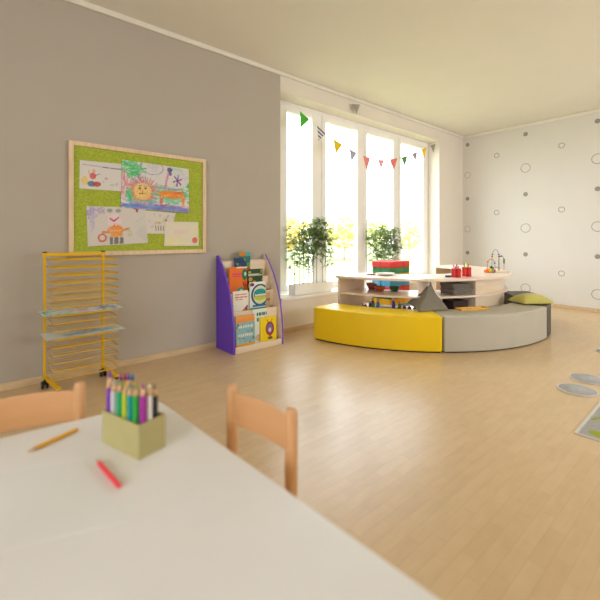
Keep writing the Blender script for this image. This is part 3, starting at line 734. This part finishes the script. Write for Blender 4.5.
# grey cushion: stands on an edge corner, tip up, leaning against the shelf
tip = flo(431.3, 279, .62); 
def tetra_cushion():
    # pyramid-shaped floor cushion: base on bench, long drawn-out tip
    base = [flo(408, 302.5, BZ+.05), flo(419.5, 312.2, BZ+.002), flo(449.5, 310.5, BZ+.002), flo(434, 300, BZ+.002)]
    cen = sum(base, Vector())/4
    dirv = Vector((.7, .72, 0))
    tipv = cen+dirv*.05; r = ray(431.3, 279.5); t = (cen.x*CS+cen.y*SN+.04); tipv = Vector((r[0]*t, r[1]*t, CAMH+r[2]*t))
    b = new_bm(); n = 14
    rings = []
    per = []
    for k in range(4):
        p, q_ = base[k], base[(k+1) % 4]
        for i in range(8):
            s = i/8; m_ = p.lerp(q_, s)
            m_ = m_+(cen-m_)*.07*math.sin(PI*s); m_.z = max(BZ+.004, m_.z+.0*math.sin(PI*s)); per.append(m_)
    for j in range(n+1):
        s = j/n
        c = cen.lerp(tipv, s); c.z = cen.z*(1-s)+tipv.z*s
        sc = (1-s)**1.55 if s < 1 else 0
        sc = sc*.97+.012*(1-s)+.01
        bulge = 1+.18*math.sin(PI*min(1, s*2.0))*(1-s)
        ring = []
        for i, p in enumerate(per):
            d = (p-cen); d2 = Vector((d.x, d.y, 0)); 
            corner = abs(((i % 8)/8)-.5)*2
            rr = sc*(1+(bulge-1)*(1-corner*.4))
            v = c+d2*rr; v.z = c.z+(p.z-cen.z)*(1-s)**2
            ring.append(b.verts.new(v))
        rings.append(ring)
    for A, B in zip(rings, rings[1:]):
        m = len(A)
        for k in range(m):
            f = b.faces.new((A[k], A[(k+1)%m], B[(k+1)%m], B[k])); f.smooth = True
    b.faces.new(list(reversed(rings[0]))); b.faces.new(rings[-1])
    o = obj('floor_cushion', b, M_CUSH); tag(o, 'grey felt pointed cushion sitting on the bench where yellow meets light grey', 'cushion')
tetra_cushion()
pc = flo(531, 303.4, BZ); pc.z = BZ+.0215
M = Matrix.Translation(pc) @ Matrix.Rotation(math.radians(-30), 4, 'Z') @ Matrix.Rotation(math.radians(1), 4, 'Y')
cushion('seat_cushion', 'olive green plump cushion lying on the charcoal bench', M_OLIVE, (.41, .28), .052, M)

# ------------------------------------------------------------------ grey mats, box, tray
gp = onring(246.0, 1.20, 0)
for k in range(6):
    b = new_bm(); n = 10
    M = Matrix.Rotation(math.radians(-21+rnd.uniform(-4,4)), 4, 'Z')
    box(b, (-.135, -.11, 0), (.13+rnd.uniform(-.015,.004), .11, .0185), M)
    o = obj('folded_mat', b, M_GREYM, None, (gp.x+rnd.uniform(-.006,.006), gp.y+rnd.uniform(-.006,.006), ZM+.001+k*.0205), bevel=.007, bseg=3)
    tag(o, 'grey folded felt mat on the middle shelf, %s of its stack' % ['bottom', 'second from the bottom', 'third from the bottom', 'third from the top', 'second from the top', 'topmost'][k], 'mat', 'folded grey mats on the curved shelf')
b = new_bm(); M = Matrix.Rotation(math.radians(-21), 4, 'Z')
hp = onring(246.5, 1.16, ZL+.001)
t = thing('storage_box', 'dark brown box on the low shelf beneath the grey mats', 'box', hp, math.radians(-21))
b = new_bm()
for p0, p1 in (((-.1,-.09,0),(.1,.09,.008)), ((-.1,-.09,.008),(.1,-.08,.10)), ((-.1,.08,.008),(.1,.09,.10)), ((-.1,-.08,.008),(-.09,.08,.10)), ((.09,-.08,.008),(.1,.08,.10))): box(b, p0, p1)
obj('box_body', b, mat('dark_brown_card', (62,38,30), .7), t)
b = new_bm(); box(b, (-.103,-.093,.1), (.103,.093,.112)); obj('lid', b, mat('dark_brown_card', (62,38,30), .7), t, bevel=.002)
tp = onring(246, 1.395, 0)
# yellow tray bridges nothing: it stands on the bench's inner rim
tp = onring(244.5, 1.487, BZ+.001)
t = thing('wooden_tray', 'flat yellow tray lying on the grey bench behind the cushion', 'tray', tp, math.radians(-24))
b = new_bm(); box(b, (-.165,-.045,0), (.165,.045,.006)); obj('tray_floor', b, mat('tray_white', (232,222,200), .5), t)
b = new_bm()
for p0, p1 in (((-.17,-.05,0),(.17,-.045,.018)), ((-.17,.045,0),(.17,.05,.018)), ((-.17,-.045,0),(-.165,.045,.018)), ((.165,-.045,0),(.17,.045,.018))): box(b, p0, p1)
obj('tray_rim', b, mat('tray_yellow', (240,176,30), .45), t)

# ------------------------------------------------------------------ red pen pots
RED = mat('red_plastic', (222, 44, 34), .35, .02)
def pot(px, py, r, h, label, pens, star):
    p = flo(px, py, ZT+.0005)
    t = thing('pen_pot', label, 'pen pot', p, rnd.uniform(0, 1), 'red pots on the shelf top')
    b = new_bm(); n = 48; prof = []
    for k in range(n):
        a = 2*PI*k/n; rr = r*(1+.2*math.cos(star*a)); prof.append(Vector((rr*math.cos(a), rr*math.sin(a), 0)))
    inn = [v*.88 for v in prof]
    A = [b.verts.new(v) for v in prof]; B = [b.verts.new(v+Vector((0,0,h))) for v in prof]; C = [b.verts.new(v+Vector((0,0,h))) for v in inn]; D = [b.verts.new(v+Vector((0,0,.006))) for v in inn]
    for k in range(n):
        k2 = (k+1) % n
        for P, Q in ((A,B),(B,C),(C,D)): b.faces.new((P[k], P[k2], Q[k2], Q[k]))
    b.faces.new(list(reversed(A))); b.faces.new(D)
    obj('pot', b, RED, t)
    for z in (.018, h-.018):
        b = new_bm(); pts_ = [v*1.03+Vector((0,0,z)) for v in prof[::2]]; tube(b, pts_, .004, 6, closed=True); obj('band', b, mat('dark_red_plastic', (170,20,24), .35), t)
    for k, (dx, dy, l, rgb, lab) in enumerate(pens):
        a = p+Vector((dx*.3, dy*.3, .0075)); e = p+Vector((dx, dy, l))
        b = new_bm(); d = (e-a); cyl(b, (0,0,0), d*.9, .007, seg=10); 
        o = obj('felt_pen', b, mat('pen_%d_%d_%d' % rgb, rgb, .35), None, a)
        b = new_bm(); cyl(b, d*.9, d, .0078, .0055, seg=10); obj('cap', b, mat('pencap_%d_%d_%d' % rgb, tuple(int(v*.85) for v in rgb), .35), o)
        tag(o, lab, 'pen', 'felt pens in the red pots')
PI_, YE_, OR_, GR_ = (240,120,160), (246,220,80), (240,130,50), (120,190,110)
pot(457, 277.2, .043, .098, 'red fluted pen pot on the shelf top, the left one', [(-.040,.012,.14,PI_,'pink pen leaning leftmost out of the left red pot'),(-.012,-.012,.145,(226,90,120),'rose pen upright in the left red pot'),(.014,.016,.12,(150,60,150),'purple pen at the back of the left red pot'),(.022,-.012,.122,OR_,'orange pen leaning right in the left red pot')], 8)
pot(467.3, 276.4, .041, .105, 'red fluted pen pot on the shelf top, the right one', [(-.03,.012,.15,GR_,'green pen leaning left in the right red pot'),(-.008,-.012,.155,YE_,'yellow pen upright in the right red pot'),(.014,.014,.165,(250,236,150),'pale yellow pen, tallest in the right red pot'),(.024,-.01,.14,PI_,'pink pen leaning right in the right red pot')], 8)
b = new_bm(); cyl(b, (-.032,0,.011), (.032,0,.011), .011, seg=14); cyl(b, (.032,0,.011), (.046,0,.011), .008, seg=14)
o = obj('glue_bottle', b, mat('navy_plastic', (40,70,130), .35), None, flo(448.8, 277.2, ZT+.001), (0,0,-.5)); tag(o, 'small navy blue tube lying left of the red pots', 'tube')

# ------------------------------------------------------------------ bead maze + pull toy
bp_ = flo(496.5, 272.0, ZT+.0005)
t = thing('bead_maze', 'wooden bead maze with looping wires at the right end of the shelf top', 'bead maze', bp_, math.radians(-40.8))
b = new_bm(); box(b, (-.12,-.07,0), (.13,.07,.02)); obj('base', b, M_BIRCH, t, bevel=.004)
def loop(x0, x1, y0, y1, h, r=.003, n=20):
    pts_ = []
    h *= 1.12
    for k in range(n+1):
        s = k/n; x = x0+(x1-x0)*(.5-.5*math.cos(PI*s)); z = .018+h*min(1, math.sin(PI*s)**.35*1.0) if 0 < s < 1 else .018
        pts_.append((x, y0+(y1-y0)*s, z))
    b = new_bm(); tube(b, pts_, r, 8); obj('wire', b, M_STEEL, t)
    return pts_
W1 = loop(-.035, .045, .03, .0, .24); W2 = loop(.02, .115, -.03, .02, .165); W3 = loop(-.1, -.02, .02, -.02, .13)
RB = mat('red_bead', (206,60,50), .4)
bc = [('green',(60,140,90)),('red',(206,60,50)),('yellow',(236,190,60)),('navy',(60,60,80)),('blue',(70,120,190)),('tan',(200,160,110))]
for pth, idx in ((W1,(1,2,3)),(W1,(17,18,19)),(W2,(18,19)),(W2,(10,)),(W3,(2,3,17,18))):
    for i in idx:
        cn, rgb = bc[(i*5+len(idx)) % 6]
        b = new_bm(); 
        if pth is W2 and i == 18: cyl(b, Vector(pth[i])+Vector((0,0,-.02)), Vector(pth[i])+Vector((0,0,.03)), .011, seg=12); cn, rgb = bc[0]
        else: ball(b, pth[i], .0125, 12, (1,1,.8))
        obj('bead', b, mat('bead_'+cn, rgb, .4), t)
fp = onring(284.5, 1.17, ZT+.0005)
t = thing('wooden_fish_toy', 'small rainbow coloured toy with orange nose beside the bead maze', 'toy', fp, math.radians(-40.8))
for k, (x, r, cn, rgb) in enumerate([(-.062,.020,'orange',(238,110,40)),(-.036,.027,'orange',(238,110,40)),(-.008,.032,'yellow',(236,210,50)),(.022,.03,'lime',(120,180,60)),(.048,.024,'magenta',(190,40,120))]):
    b = new_bm(); ball(b, (x,0,r+.0), r, 14, (.85,.8,1)); obj('segment', b, mat('bead_'+cn, rgb, .4), t)
b = new_bm(); ball(b, (.012,0,.069), .018, 12); ball(b, (.034,0,.06), .013, 12); obj('fin', b, mat('bead_navy', (60,60,80), .4), t)

# ================================================================== BAMBOO IN PLANTERS
LEAF = mat('bamboo_leaf', (104, 128, 78), .55, .3, 25, trans=.15)
LEAF2 = mat('bamboo_leaf_light', (160, 174, 98), .55, .3, 25, trans=.2)
def bamboo(px, yy, seed, w, h, label):
    q = random.Random(seed)
    X = yy*0+at(px, 250, yy).x
    t = thing('potted_bamboo', label, 'plant', (X, yy, WZ0+.001), 0, 'bamboo planters on the window sill')
    b = new_bm(); pw, pd, ph = w, .125, .125
    box(b, (-pw/2,-pd/2,0), (pw/2,pd/2,.01)); box(b, (-pw/2,-pd/2,.01), (pw/2,-pd/2+.008,ph)); box(b, (-pw/2,pd/2-.008,.01), (pw/2,pd/2,ph)); box(b, (-pw/2,-pd/2+.008,.01), (-pw/2+.008,pd/2-.008,ph)); box(b, (pw/2-.008,-pd/2+.008,.01), (pw/2,pd/2-.008,ph))
    obj('planter', b, M_WHITE, t, bevel=.002)
    b = new_bm(); box(b, (-pw/2+.009,-pd/2+.009,.011), (pw/2-.009,pd/2-.009,ph-.02)); obj('soil', b, M_SOIL, t)
    fol = new_bm()
    ns = 8
    for k in range(ns):
        x = (-pw/2+.05)+(pw-.1)*k/(ns-1)+q.uniform(-.008,.008); y = q.uniform(-.025,.025)
        hh = h*q.uniform(.8,1.03)
        pts_ = [Vector((x,y,ph-.025))]; dx, dy = q.uniform(-.05,.05), q.uniform(-.02,.02)
        for i in range(1, 9): pts_.append(Vector((x+dx*(i/8)**2, y+dy*(i/8)**2, ph-.025+(hh-ph)*i/8)))
        b = new_bm(); tube(b, pts_, .0042, 6)
        for p in pts_[1:-1]: ball(b, p, .0062, 6, (1,1,.4))
        obj('stem', b, M_STEM, t)
        for c in range(44):
            s = q.uniform(.0, 1)**.6*.8+.2; i = min(7, int(s*8)); base = pts_[i].lerp(pts_[i+1], s*8-i)
            ang = q.uniform(0, 2*PI); l = q.uniform(.03,.125)*(1.05-.5*abs(s-.75))
            c0 = base+Vector((math.cos(ang)*l, math.sin(ang)*l*.65, q.uniform(-.0,.05)))
            for m in range(7):
                a2 = ang+q.uniform(-1.5,1.5); ll = q.uniform(.05,.09)
                d = Vector((math.cos(a2), math.sin(a2)*.7, q.uniform(-.7,.35))).normalized()
                sd = d.cross(Vector((q.uniform(-.3,.3),q.uniform(-.3,.3),1))).normalized()*ll*.135
                mid = c0+d*ll*.45+Vector((0,0,.004)); e = c0+d*ll
                f = fol.faces.new([fol.verts.new(c0), fol.verts.new(mid+sd), fol.verts.new(e), fol.verts.new(mid-sd)])
                f.material_index = 0 if q.random() < .62 else 1
    obj('foliage', fol, [LEAF, LEAF2], t)
bamboo(311.5, 3.605, 3, .62, .93, 'nearer bamboo plant in a long white planter on the window sill')
bamboo(386.5, 3.615, 4, .62, .93, 'farther bamboo plant on the sill, partly behind the brick tower')

# ================================================================== BUNTING
YF = 3.455
flags = [((302,112),(309,119),(302,126.5),'green',(96,196,70)),((319,126.5),(325,133),(320,139),'stripe',(110,110,140)),((335,139.5),(342,144),(337,152),'yellow',(238,212,40)),
 ((351,149),(356.3,152.5),(352.5,160.5),'lilac',(186,182,196)),((364.8,156),(370.3,157.6),(367.5,168),'coral',(232,160,150)),((379.2,159.7),(384,160),(381.8,168),'pink',(232,180,184)),
 ((391.2,159.4),(397,158.4),(394.5,168),'salmon',(226,140,130)),((402.5,157.4),(407.5,155.8),(405.5,165),'leaf',(110,170,90)),((413,153.6),(417.4,152),(416,160),'grey',(180,176,180)),
 ((422.8,149.3),(426.6,147.3),(425,156.7),'gold',(240,206,40)),((432,145.2),(435.5,143.6),(434,151.5),'dove',(176,172,160))]
bt = thing('pennant_bunting', 'string of small coloured triangle pennants hanging across the window', 'bunting', at(283, 93, YF))
o0 = bt.location.copy()
sp = [at(283, 90, YF)]
for f in flags: sp += [at(*f[0], YF), at(*f[1], YF)]
sp.append(Vector((WX1+.12, WY-.004, at(439, 141, WY).z+.02)))
sp[0] = Vector((WX0+.01, WY-.004, 2.86))
b = new_bm(); tube(b, [p-o0 for p in sp], .0018, 5); obj('string', b, M_STRING, bt)
def pennant(a, c, tpt, key, rgb, par, off):
    mx_, my_ = (a[0]+c[0])/2, (a[1]+c[1])/2
    a, c, tpt = [(mx_+(p[0]-mx_)*1.36, my_+(p[1]-my_)*1.2) for p in (a, c, tpt)]
    A, B_, Tt = at(*a, YF), at(*c, YF), at(*tpt, YF)
    b = new_bm()
    if key == 'stripe':
        n = 7
        for k in range(n):
            s0, s1 = k/n, (k+1)/n
            P = [A.lerp(Tt, s0), B_.lerp(Tt, s0), B_.lerp(Tt, s1), A.lerp(Tt, s1)]
            if k == n-1: P = P[:3]
            prism(b, [p-off for p in P], Vector((0, -.0015, 0)), mi=k % 2)
    else:
        prism(b, [p-off for p in (A, B_, Tt)], Vector((0, -.0015, 0)))
    obj('pennant', b, [mat('cloth_'+key, rgb, .9, trans=.3), mat('cloth_white', (236,232,228), .9, trans=.3)], par)
for f in flags: pennant(*f, bt, o0)
b2 = thing('pennant_bunting', 'second pennant string above the window, only its lowest grey tip showing', 'bunting', at(357, 103, YF))
o1 = b2.location.copy()
f2 = [((330,86),(335.5,88),(332.5,96),'lilac',(186,182,196)),((353.5,104),(359.5,104.5),(357,112.5),'dove',(176,172,160)),((375,103),(380,101.5),(378,110),'coral',(232,160,150))]
zc = HC-.052
b = new_bm(); tube(b, [p-o1 for p in [Vector((at(318,70,YF).x, YF+.028, zc)), at(330,86,YF), at(335.5,88,YF), at(353.5,104,YF), at(359.5,104.5,YF), at(375,103,YF), at(380,101.5,YF), Vector((at(400,92,YF).x, YF+.028, zc))]], .0018, 5); obj('string', b, M_STRING, b2)
for f in f2[1:2]: pennant(*f, b2, o1)

# ================================================================== TABLE, CHAIRS, PENCILS
TZ = .53
C1 = flo(160.5, 400.5, TZ); C2 = flo(278, 483.5, TZ); C3 = flo(0, 438, TZ)
ex = (C3-C1).normalized(); ey = (C2-C1).normalized()
tr = thing('childrens_table', 'low white children\'s table in the foreground with crayons on it', 'table', (0, 0, 0))
def rounded(pts, r, n=5):
    out = []
    m = len(pts)
    for i in range(m):
        p = pts[i]; a = (pts[i-1]-p).normalized(); c = (pts[(i+1)%m]-p).normalized()
        for k in range(n+1):
            s = k/n; out.append(p+a*r*(1-s)**2+c*r*s**2)
    return out
TL = [C1, C1+ex*.78, C1+ex*.78+ey*1.2, C1+ey*1.2]
b = new_bm(); prism(b, [Vector((p.x,p.y,TZ)) for p in rounded(TL, .035)], Vector((0,0,-.022)))
obj('tabletop', b, M_TABLE, tr, bevel=.003)
b = new_bm()
inn = [TL[0]+(ex+ey)*.09, TL[1]+(-ex+ey)*.09, TL[2]-(ex+ey)*.09, TL[3]+(ex-ey)*.09]
for i in range(4):
    p, q_ = inn[i], inn[(i+1)%4]; d = (q_-p).normalized()*.03; nn = Vector((-d.y, d.x, 0)).normalized()*.009
    P = [p+d-nn, q_-d-nn, q_-d+nn, p+d+nn]; prism(b, [Vector((v.x,v.y,TZ-.082)) for v in P], Vector((0,0,.0595)))
obj('apron', b, M_BEECH, tr)
for p in inn:
    b = new_bm(); cyl(b, (p.x,p.y,0), (p.x,p.y,TZ-.0225), .024, .027, seg=20); obj('leg', b, M_BEECH, tr)
# chair: local x between the back posts, local -y towards the back, seat at +y
def make_chair(label, p0, p1, seat_side):
    m = (p0+p1)/2; w = (p1-p0).length; rz = math.atan2(p1.y-p0.y, p1.x-p0.x)
    t = thing('childrens_chair', label, 'chair', (m.x, m.y, 0), rz)
    s = seat_side; hx = w/2; PH = .62; r = .0185
    for sx in (-hx, hx):
        b = new_bm(); lathe(b, [(0,0),(.015,0),(r,.05),(r,PH-.02),(r*.92,PH-.008),(r*.6,PH-.001),(0,PH)], 20, (sx,0,0)); obj('back_post', b, M_BEECH, t)
        b = new_bm(); lathe(b, [(0,0),(.015,0),(r,.05),(r,.285),(0,.285)], 20, (sx*1.06,s*.26,0)); obj('front_leg', b, M_BEECH, t)
        b = new_bm(); box(b, (sx-.008, min(s*.0, s*.26)+.012, .14), (sx+.008, max(s*.0, s*.26)-.012, .17)); obj('stretcher', b, M_BEECH, t)
    b = new_bm(); n = 14; rails = []
    z0, z1 = .492, .592
    ri = []
    for i in range(n+1):
        u = i/n*2-1; x = u*(hx-.010); y = -s*.014*(1-u*u); zt = z1+.006*(1-u*u)
        ri.append([b.verts.new((x, y-.007, z0)), b.verts.new((x, y+.007, z0)), b.verts.new((x, y+.007, zt)), b.verts.new((x, y-.007, zt))])
    for A, B in zip(ri, ri[1:]):
        for k in range(4): b.faces.new((A[k], A[(k+1)%4], B[(k+1)%4], B[k]))
    b.faces.new(ri[0]); b.faces.new(list(reversed(ri[-1])))
    obj('back_rail', b, M_BEECH, t, bevel=.003)
    b = new_bm(); ya, yb = s*.02, s*.30
    P = [Vector((-hx+.02, ya, .286)), Vector((hx-.02, ya, .286)), Vector((hx+.03, yb, .286)), Vector((-hx-.03, yb, .286))]
    prism(b, rounded(P, .03), Vector((0,0,.014))); obj('seat', b, M_BEECH, t, bevel=.003)
    b = new_bm(); box(b, (-hx+.012, -.009, .25), (hx-.012, .009, .285)); obj('seat_rail', b, M_BEECH, t)
    return t
ps = flo(233, 384.2, .62); pn = flo(291.8, 407.3, .62)
make_chair('beech children\'s chair at the right edge of the white table', ps, pn, -1)
pr = flo(80.5, 381.5, .62); pl = pr+Vector((-.266, .075, 0))
make_chair('beech children\'s chair behind the table in the lower left corner', pl, pr, -1)
# sheet of paper
o = sheet('blank_sheet', [flo(-40, 560, TZ+.001), flo(130, 520, TZ+.001), flo(86, 461, TZ+.001), flo(-30, 479, TZ+.001)], [], (234,231,227), nu=6, nv=6, jit=0, normal=(0,0,1))
tag(o, 'blank white sheet of paper lying on the white table', 'paper')
# pencil box
n0 = flo(139.5, 460.8, TZ); l0 = flo(103, 442.3, TZ); 
ax = (l0-n0); ln = ax.length; ax.normalize(); ay = Vector((-ax.y, ax.x, 0)); 
if ay.x < 0: ay = -ay
dep = .082; hb = .089; th = .004
pb = thing('pencil_box', 'khaki open card box holding thick coloured pencils on the table', 'pencil box', (n0.x, n0.y, TZ+.0005), math.atan2(ax.y, ax.x))
sgn = 1 if (Matrix.Rotation(-math.atan2(ax.y, ax.x), 3, 'Z') @ ay).y > 0 else -1
def lb(b, x0, x1, y0, y1, z0, z1): box(b, (x0, min(sgn*y0, sgn*y1), z0), (x1, max(sgn*y0, sgn*y1), z1))
b = new_bm(); lb(b, 0, ln, 0, th, 0, hb); lb(b, 0, ln, dep-th, dep, 0, hb); lb(b, 0, th, th, dep-th, 0, hb); lb(b, ln-th, ln, th, dep-th, 0, hb)
obj('box_wall', b, M_BOXK, pb)
b = new_bm(); lb(b, th, ln-th, th, dep-th, 0, .004); obj('box_floor', b, M_BOXK, pb)
def pencil(loc, dirv, L_, r, rgb, label, group, lead_r=.42, cone=.03):
    d = Vector(dirv).normalized(); t = tag(bpy.data.objects.new('coloured_pencil', None), label, 'pencil', group); COL.objects.link(t)
    t.location = loc; t.rotation_mode = 'QUATERNION'; t.rotation_quaternion = Vector((0,0,1)).rotation_difference(d); t.empty_display_size = .02
    b = new_bm(); cyl(b, (0,0,0), (0,0,L_), r, seg=6 if r < .006 else 12, smooth=False); obj('pencil_body', b, mat('pencil_%d_%d_%d' % rgb, rgb, .35, .02), t)
    b = new_bm(); cyl(b, (0,0,L_), (0,0,L_+cone*.6), r*.97, r*lead_r, seg=12); obj('wood_cone', b, mat('pencil_wood', (222,178,132), .6), t)
    b = new_bm(); cyl(b, (0,0,L_+cone*.6), (0,0,L_+cone), r*lead_r, r*lead_r*.3, seg=10); obj('lead', b, mat('lead_%d_%d_%d' % rgb, rgb, .5), t)
PG = 'thick coloured pencils in the khaki box'
org = Vector((n0.x, n0.y, TZ+.005))
front = [(110.5,387,(130,50,170),'violet pencil, leftmost in the khaki box'),(115,391,(206,206,206),'light grey pencil next to the violet one'),(121,391,(20,170,110),'emerald green pencil in the khaki box'),(126.5,393,(196,206,40),'yellow-green pencil between emerald and teal'),
         (131.5,394.5,(20,150,150),'teal pencil in the middle of the khaki box'),(137,395,(40,170,60),'grass green pencil right of the teal one'),(143.3,395,(166,40,150),'magenta pencil near the right of the khaki box'),(149.3,395,(236,232,226),'white pencil beside the black one'),(155,395,(36,36,38),'black pencil, rightmost in the khaki box')]
def solve(px, fn):
    best = None
    for k in range(101):
        P = fn(k/100); d = P.x*CS+P.y*SN; x = 300+FPX*(P.x*SN-P.y*CS)/d
        if best is None or abs(x-px) < best[0]: best = (abs(x-px), P)
    return best[1]
for i, (px, py, rgb, lab) in enumerate(front):
    r = .0085
    if px <= 137: P = solve(px-.5, lambda u: org+ax*(.012+(ln-.024)*u)+ay*.0145)
    else: P = solve(px+.5, lambda u: org+ax*.0145+ay*(.012+(dep-.024)*u))
    a_ = (px-300)/FPX
    dd = P.x*CS+P.y*SN
    zt = CAMH-(py-HZ)/FPX*dd
    pencil((P.x, P.y, TZ+.0055), (0,0,1), zt-TZ-.0055, r, rgb, lab, PG, .62 if i == 0 else .36, .046 if i == 0 else .03)
back = [(113.5,.048,390,(130,50,170),'second violet pencil, standing tall at the far left'),(119,.05,389.5,(232,130,40),'orange pencil in the back row of the khaki box'),(125,.062,389,(190,40,110),'crimson pencil in the back row of the khaki box'),(129.5,.046,389.5,(50,50,140),'navy pencil in the back row of the khaki box'),(133.5,.062,389.5,(30,130,200),'blue pencil at the right of the back row')]
for u, v, py, rgb, lab in back:
    P = solve(u, lambda w_: org+ax*(.012+(ln-.024)*w_)+ay*v); dd = P.x*CS+P.y*SN; zt = CAMH-(py-HZ)/FPX*dd
    pencil((P.x, P.y, TZ+.0055), (0,0,1), zt-TZ-.0055, .0085, rgb, lab, PG, .62, .046)
def lying(a, c, r, rgb, lab):
    A, B_ = flo(a[0], a[1], TZ+r+.001), flo(c[0], c[1], TZ+r+.001)
    pencil(A, B_-A, (B_-A).length-.022, r, rgb, lab, None, cone=.02)
lying((78,429.5), (27.5,452), .0056, (242,178,40), 'orange pencil lying alone on the left of the table')
lying((120,486), (97,459.5), .0056, (240,64,76), 'red pencil lying in front of the khaki box')

# ================================================================== FLOOR MATS
MT = mat('mat_grey', (182,179,176), .8, .1, 30, .2); MR = mat('mat_rim', (222,214,204), .7)
def disc(px, py, lab):
    p = flo(px, py); t = thing('floor_disc', lab, 'floor disc', (p.x, p.y, 0), 0, 'round grey floor discs')
    b = new_bm(); lathe(b, [(0,.0),(.119,.0),(.124,.002),(.124,.006),(.114,.007),(.114,.004),(0,.004)], 40); obj('rim', b, MR, t)
    b = new_bm(); lathe(b, [(0,.0045),(.113,.0045),(.113,.0062),(0,.0066)], 40); obj('face', b, MT, t)
disc(578, 390.3, 'round grey floor disc with a pale rim, the nearer of the two')
disc(588.8, 379.3, 'round grey floor disc with a pale rim, the farther of the two')
disc(612, 352.5, 'grey floor disc barely showing at the right edge of the picture')
mc = flo(574.5, 433.5); 
ops = [R(0,0,9,9,(222,216,208)), R(.03,.03,1.6,.97,(150,146,142))]
ops = [R(.018,.02,1.7,.975,(160,156,152))]
ops += [L(.44,.95,.62,.88,.035,(146,160,50)), L(.62,.88,1.1,.6,.04,(146,160,50)), E(.13,.72,.09,.2,(156,170,30)), L(.5,.0,1.2,.4,.06,(156,170,30))]
o = sheet('road_mat', [(mc.x+.0, mc.y-.62, .006), (mc.x+1.0, mc.y-.62, .006), (mc.x+1.0, mc.y+.012, .006), (mc.x, mc.y, .006)], ops, (220,214,206), nu=150, nv=90, jit=.003, thick=.005, normal=(0,0,1))
tag(o, 'grey rectangular floor mat with green stripes, lower right of the floor', 'mat')

# ================================================================== CAMERA, LIGHT
cam = bpy.data.cameras.new('camera'); co = bpy.data.objects.new('camera', cam); COL.objects.link(co)
co.location = (0, 0, CAMH); co.rotation_euler = (PI/2, 0, -math.atan2(CS, SN))
cam.sensor_width = 36; cam.lens = FPX/600*36; cam.shift_x = .0012; cam.shift_y = (HZ-300)/600; cam.clip_start = .02; cam.clip_end = 300
cam.dof.use_dof = True; cam.dof.focus_distance = 4.6; cam.dof.aperture_fstop = 1.7
scene.camera = co
w = bpy.data.worlds.new('sky'); scene.world = w; w.use_nodes = True
bg = w.node_tree.nodes['Background']; bg.inputs['Color'].default_value = (.87, .935, 1.0, 1); bg.inputs['Strength'].default_value = 7.5
def portal(loc, rot, sx, sy):
    l = bpy.data.lights.new('portal', 'AREA'); l.shape = 'RECTANGLE'; l.size = sx; l.size_y = sy; l.cycles.is_portal = True
    o = bpy.data.objects.new('portal', l); COL.objects.link(o); o.location = loc; o.rotation_euler = rot
portal(((WX0+WX1)/2, FYG+.09, (WZ0+WZ1)/2), (-PI/2, 0, 0), WX1-WX0, WZ1-WZ0)
portal(((BX0+BX1)/2, YB-.22, (BZ0+BZ1)/2), (PI/2, 0, 0), BX1-BX0, BZ1-BZ0)
portal((XL-.22, (SY0+SY1)/2, (BZ0+BZ1)/2), (PI/2, 0, -PI/2), SY1-SY0, BZ1-BZ0)
scene.view_settings.view_transform = 'Standard'; scene.view_settings.look = 'None'; scene.view_settings.gamma = 1; scene.view_settings.exposure = 0.42
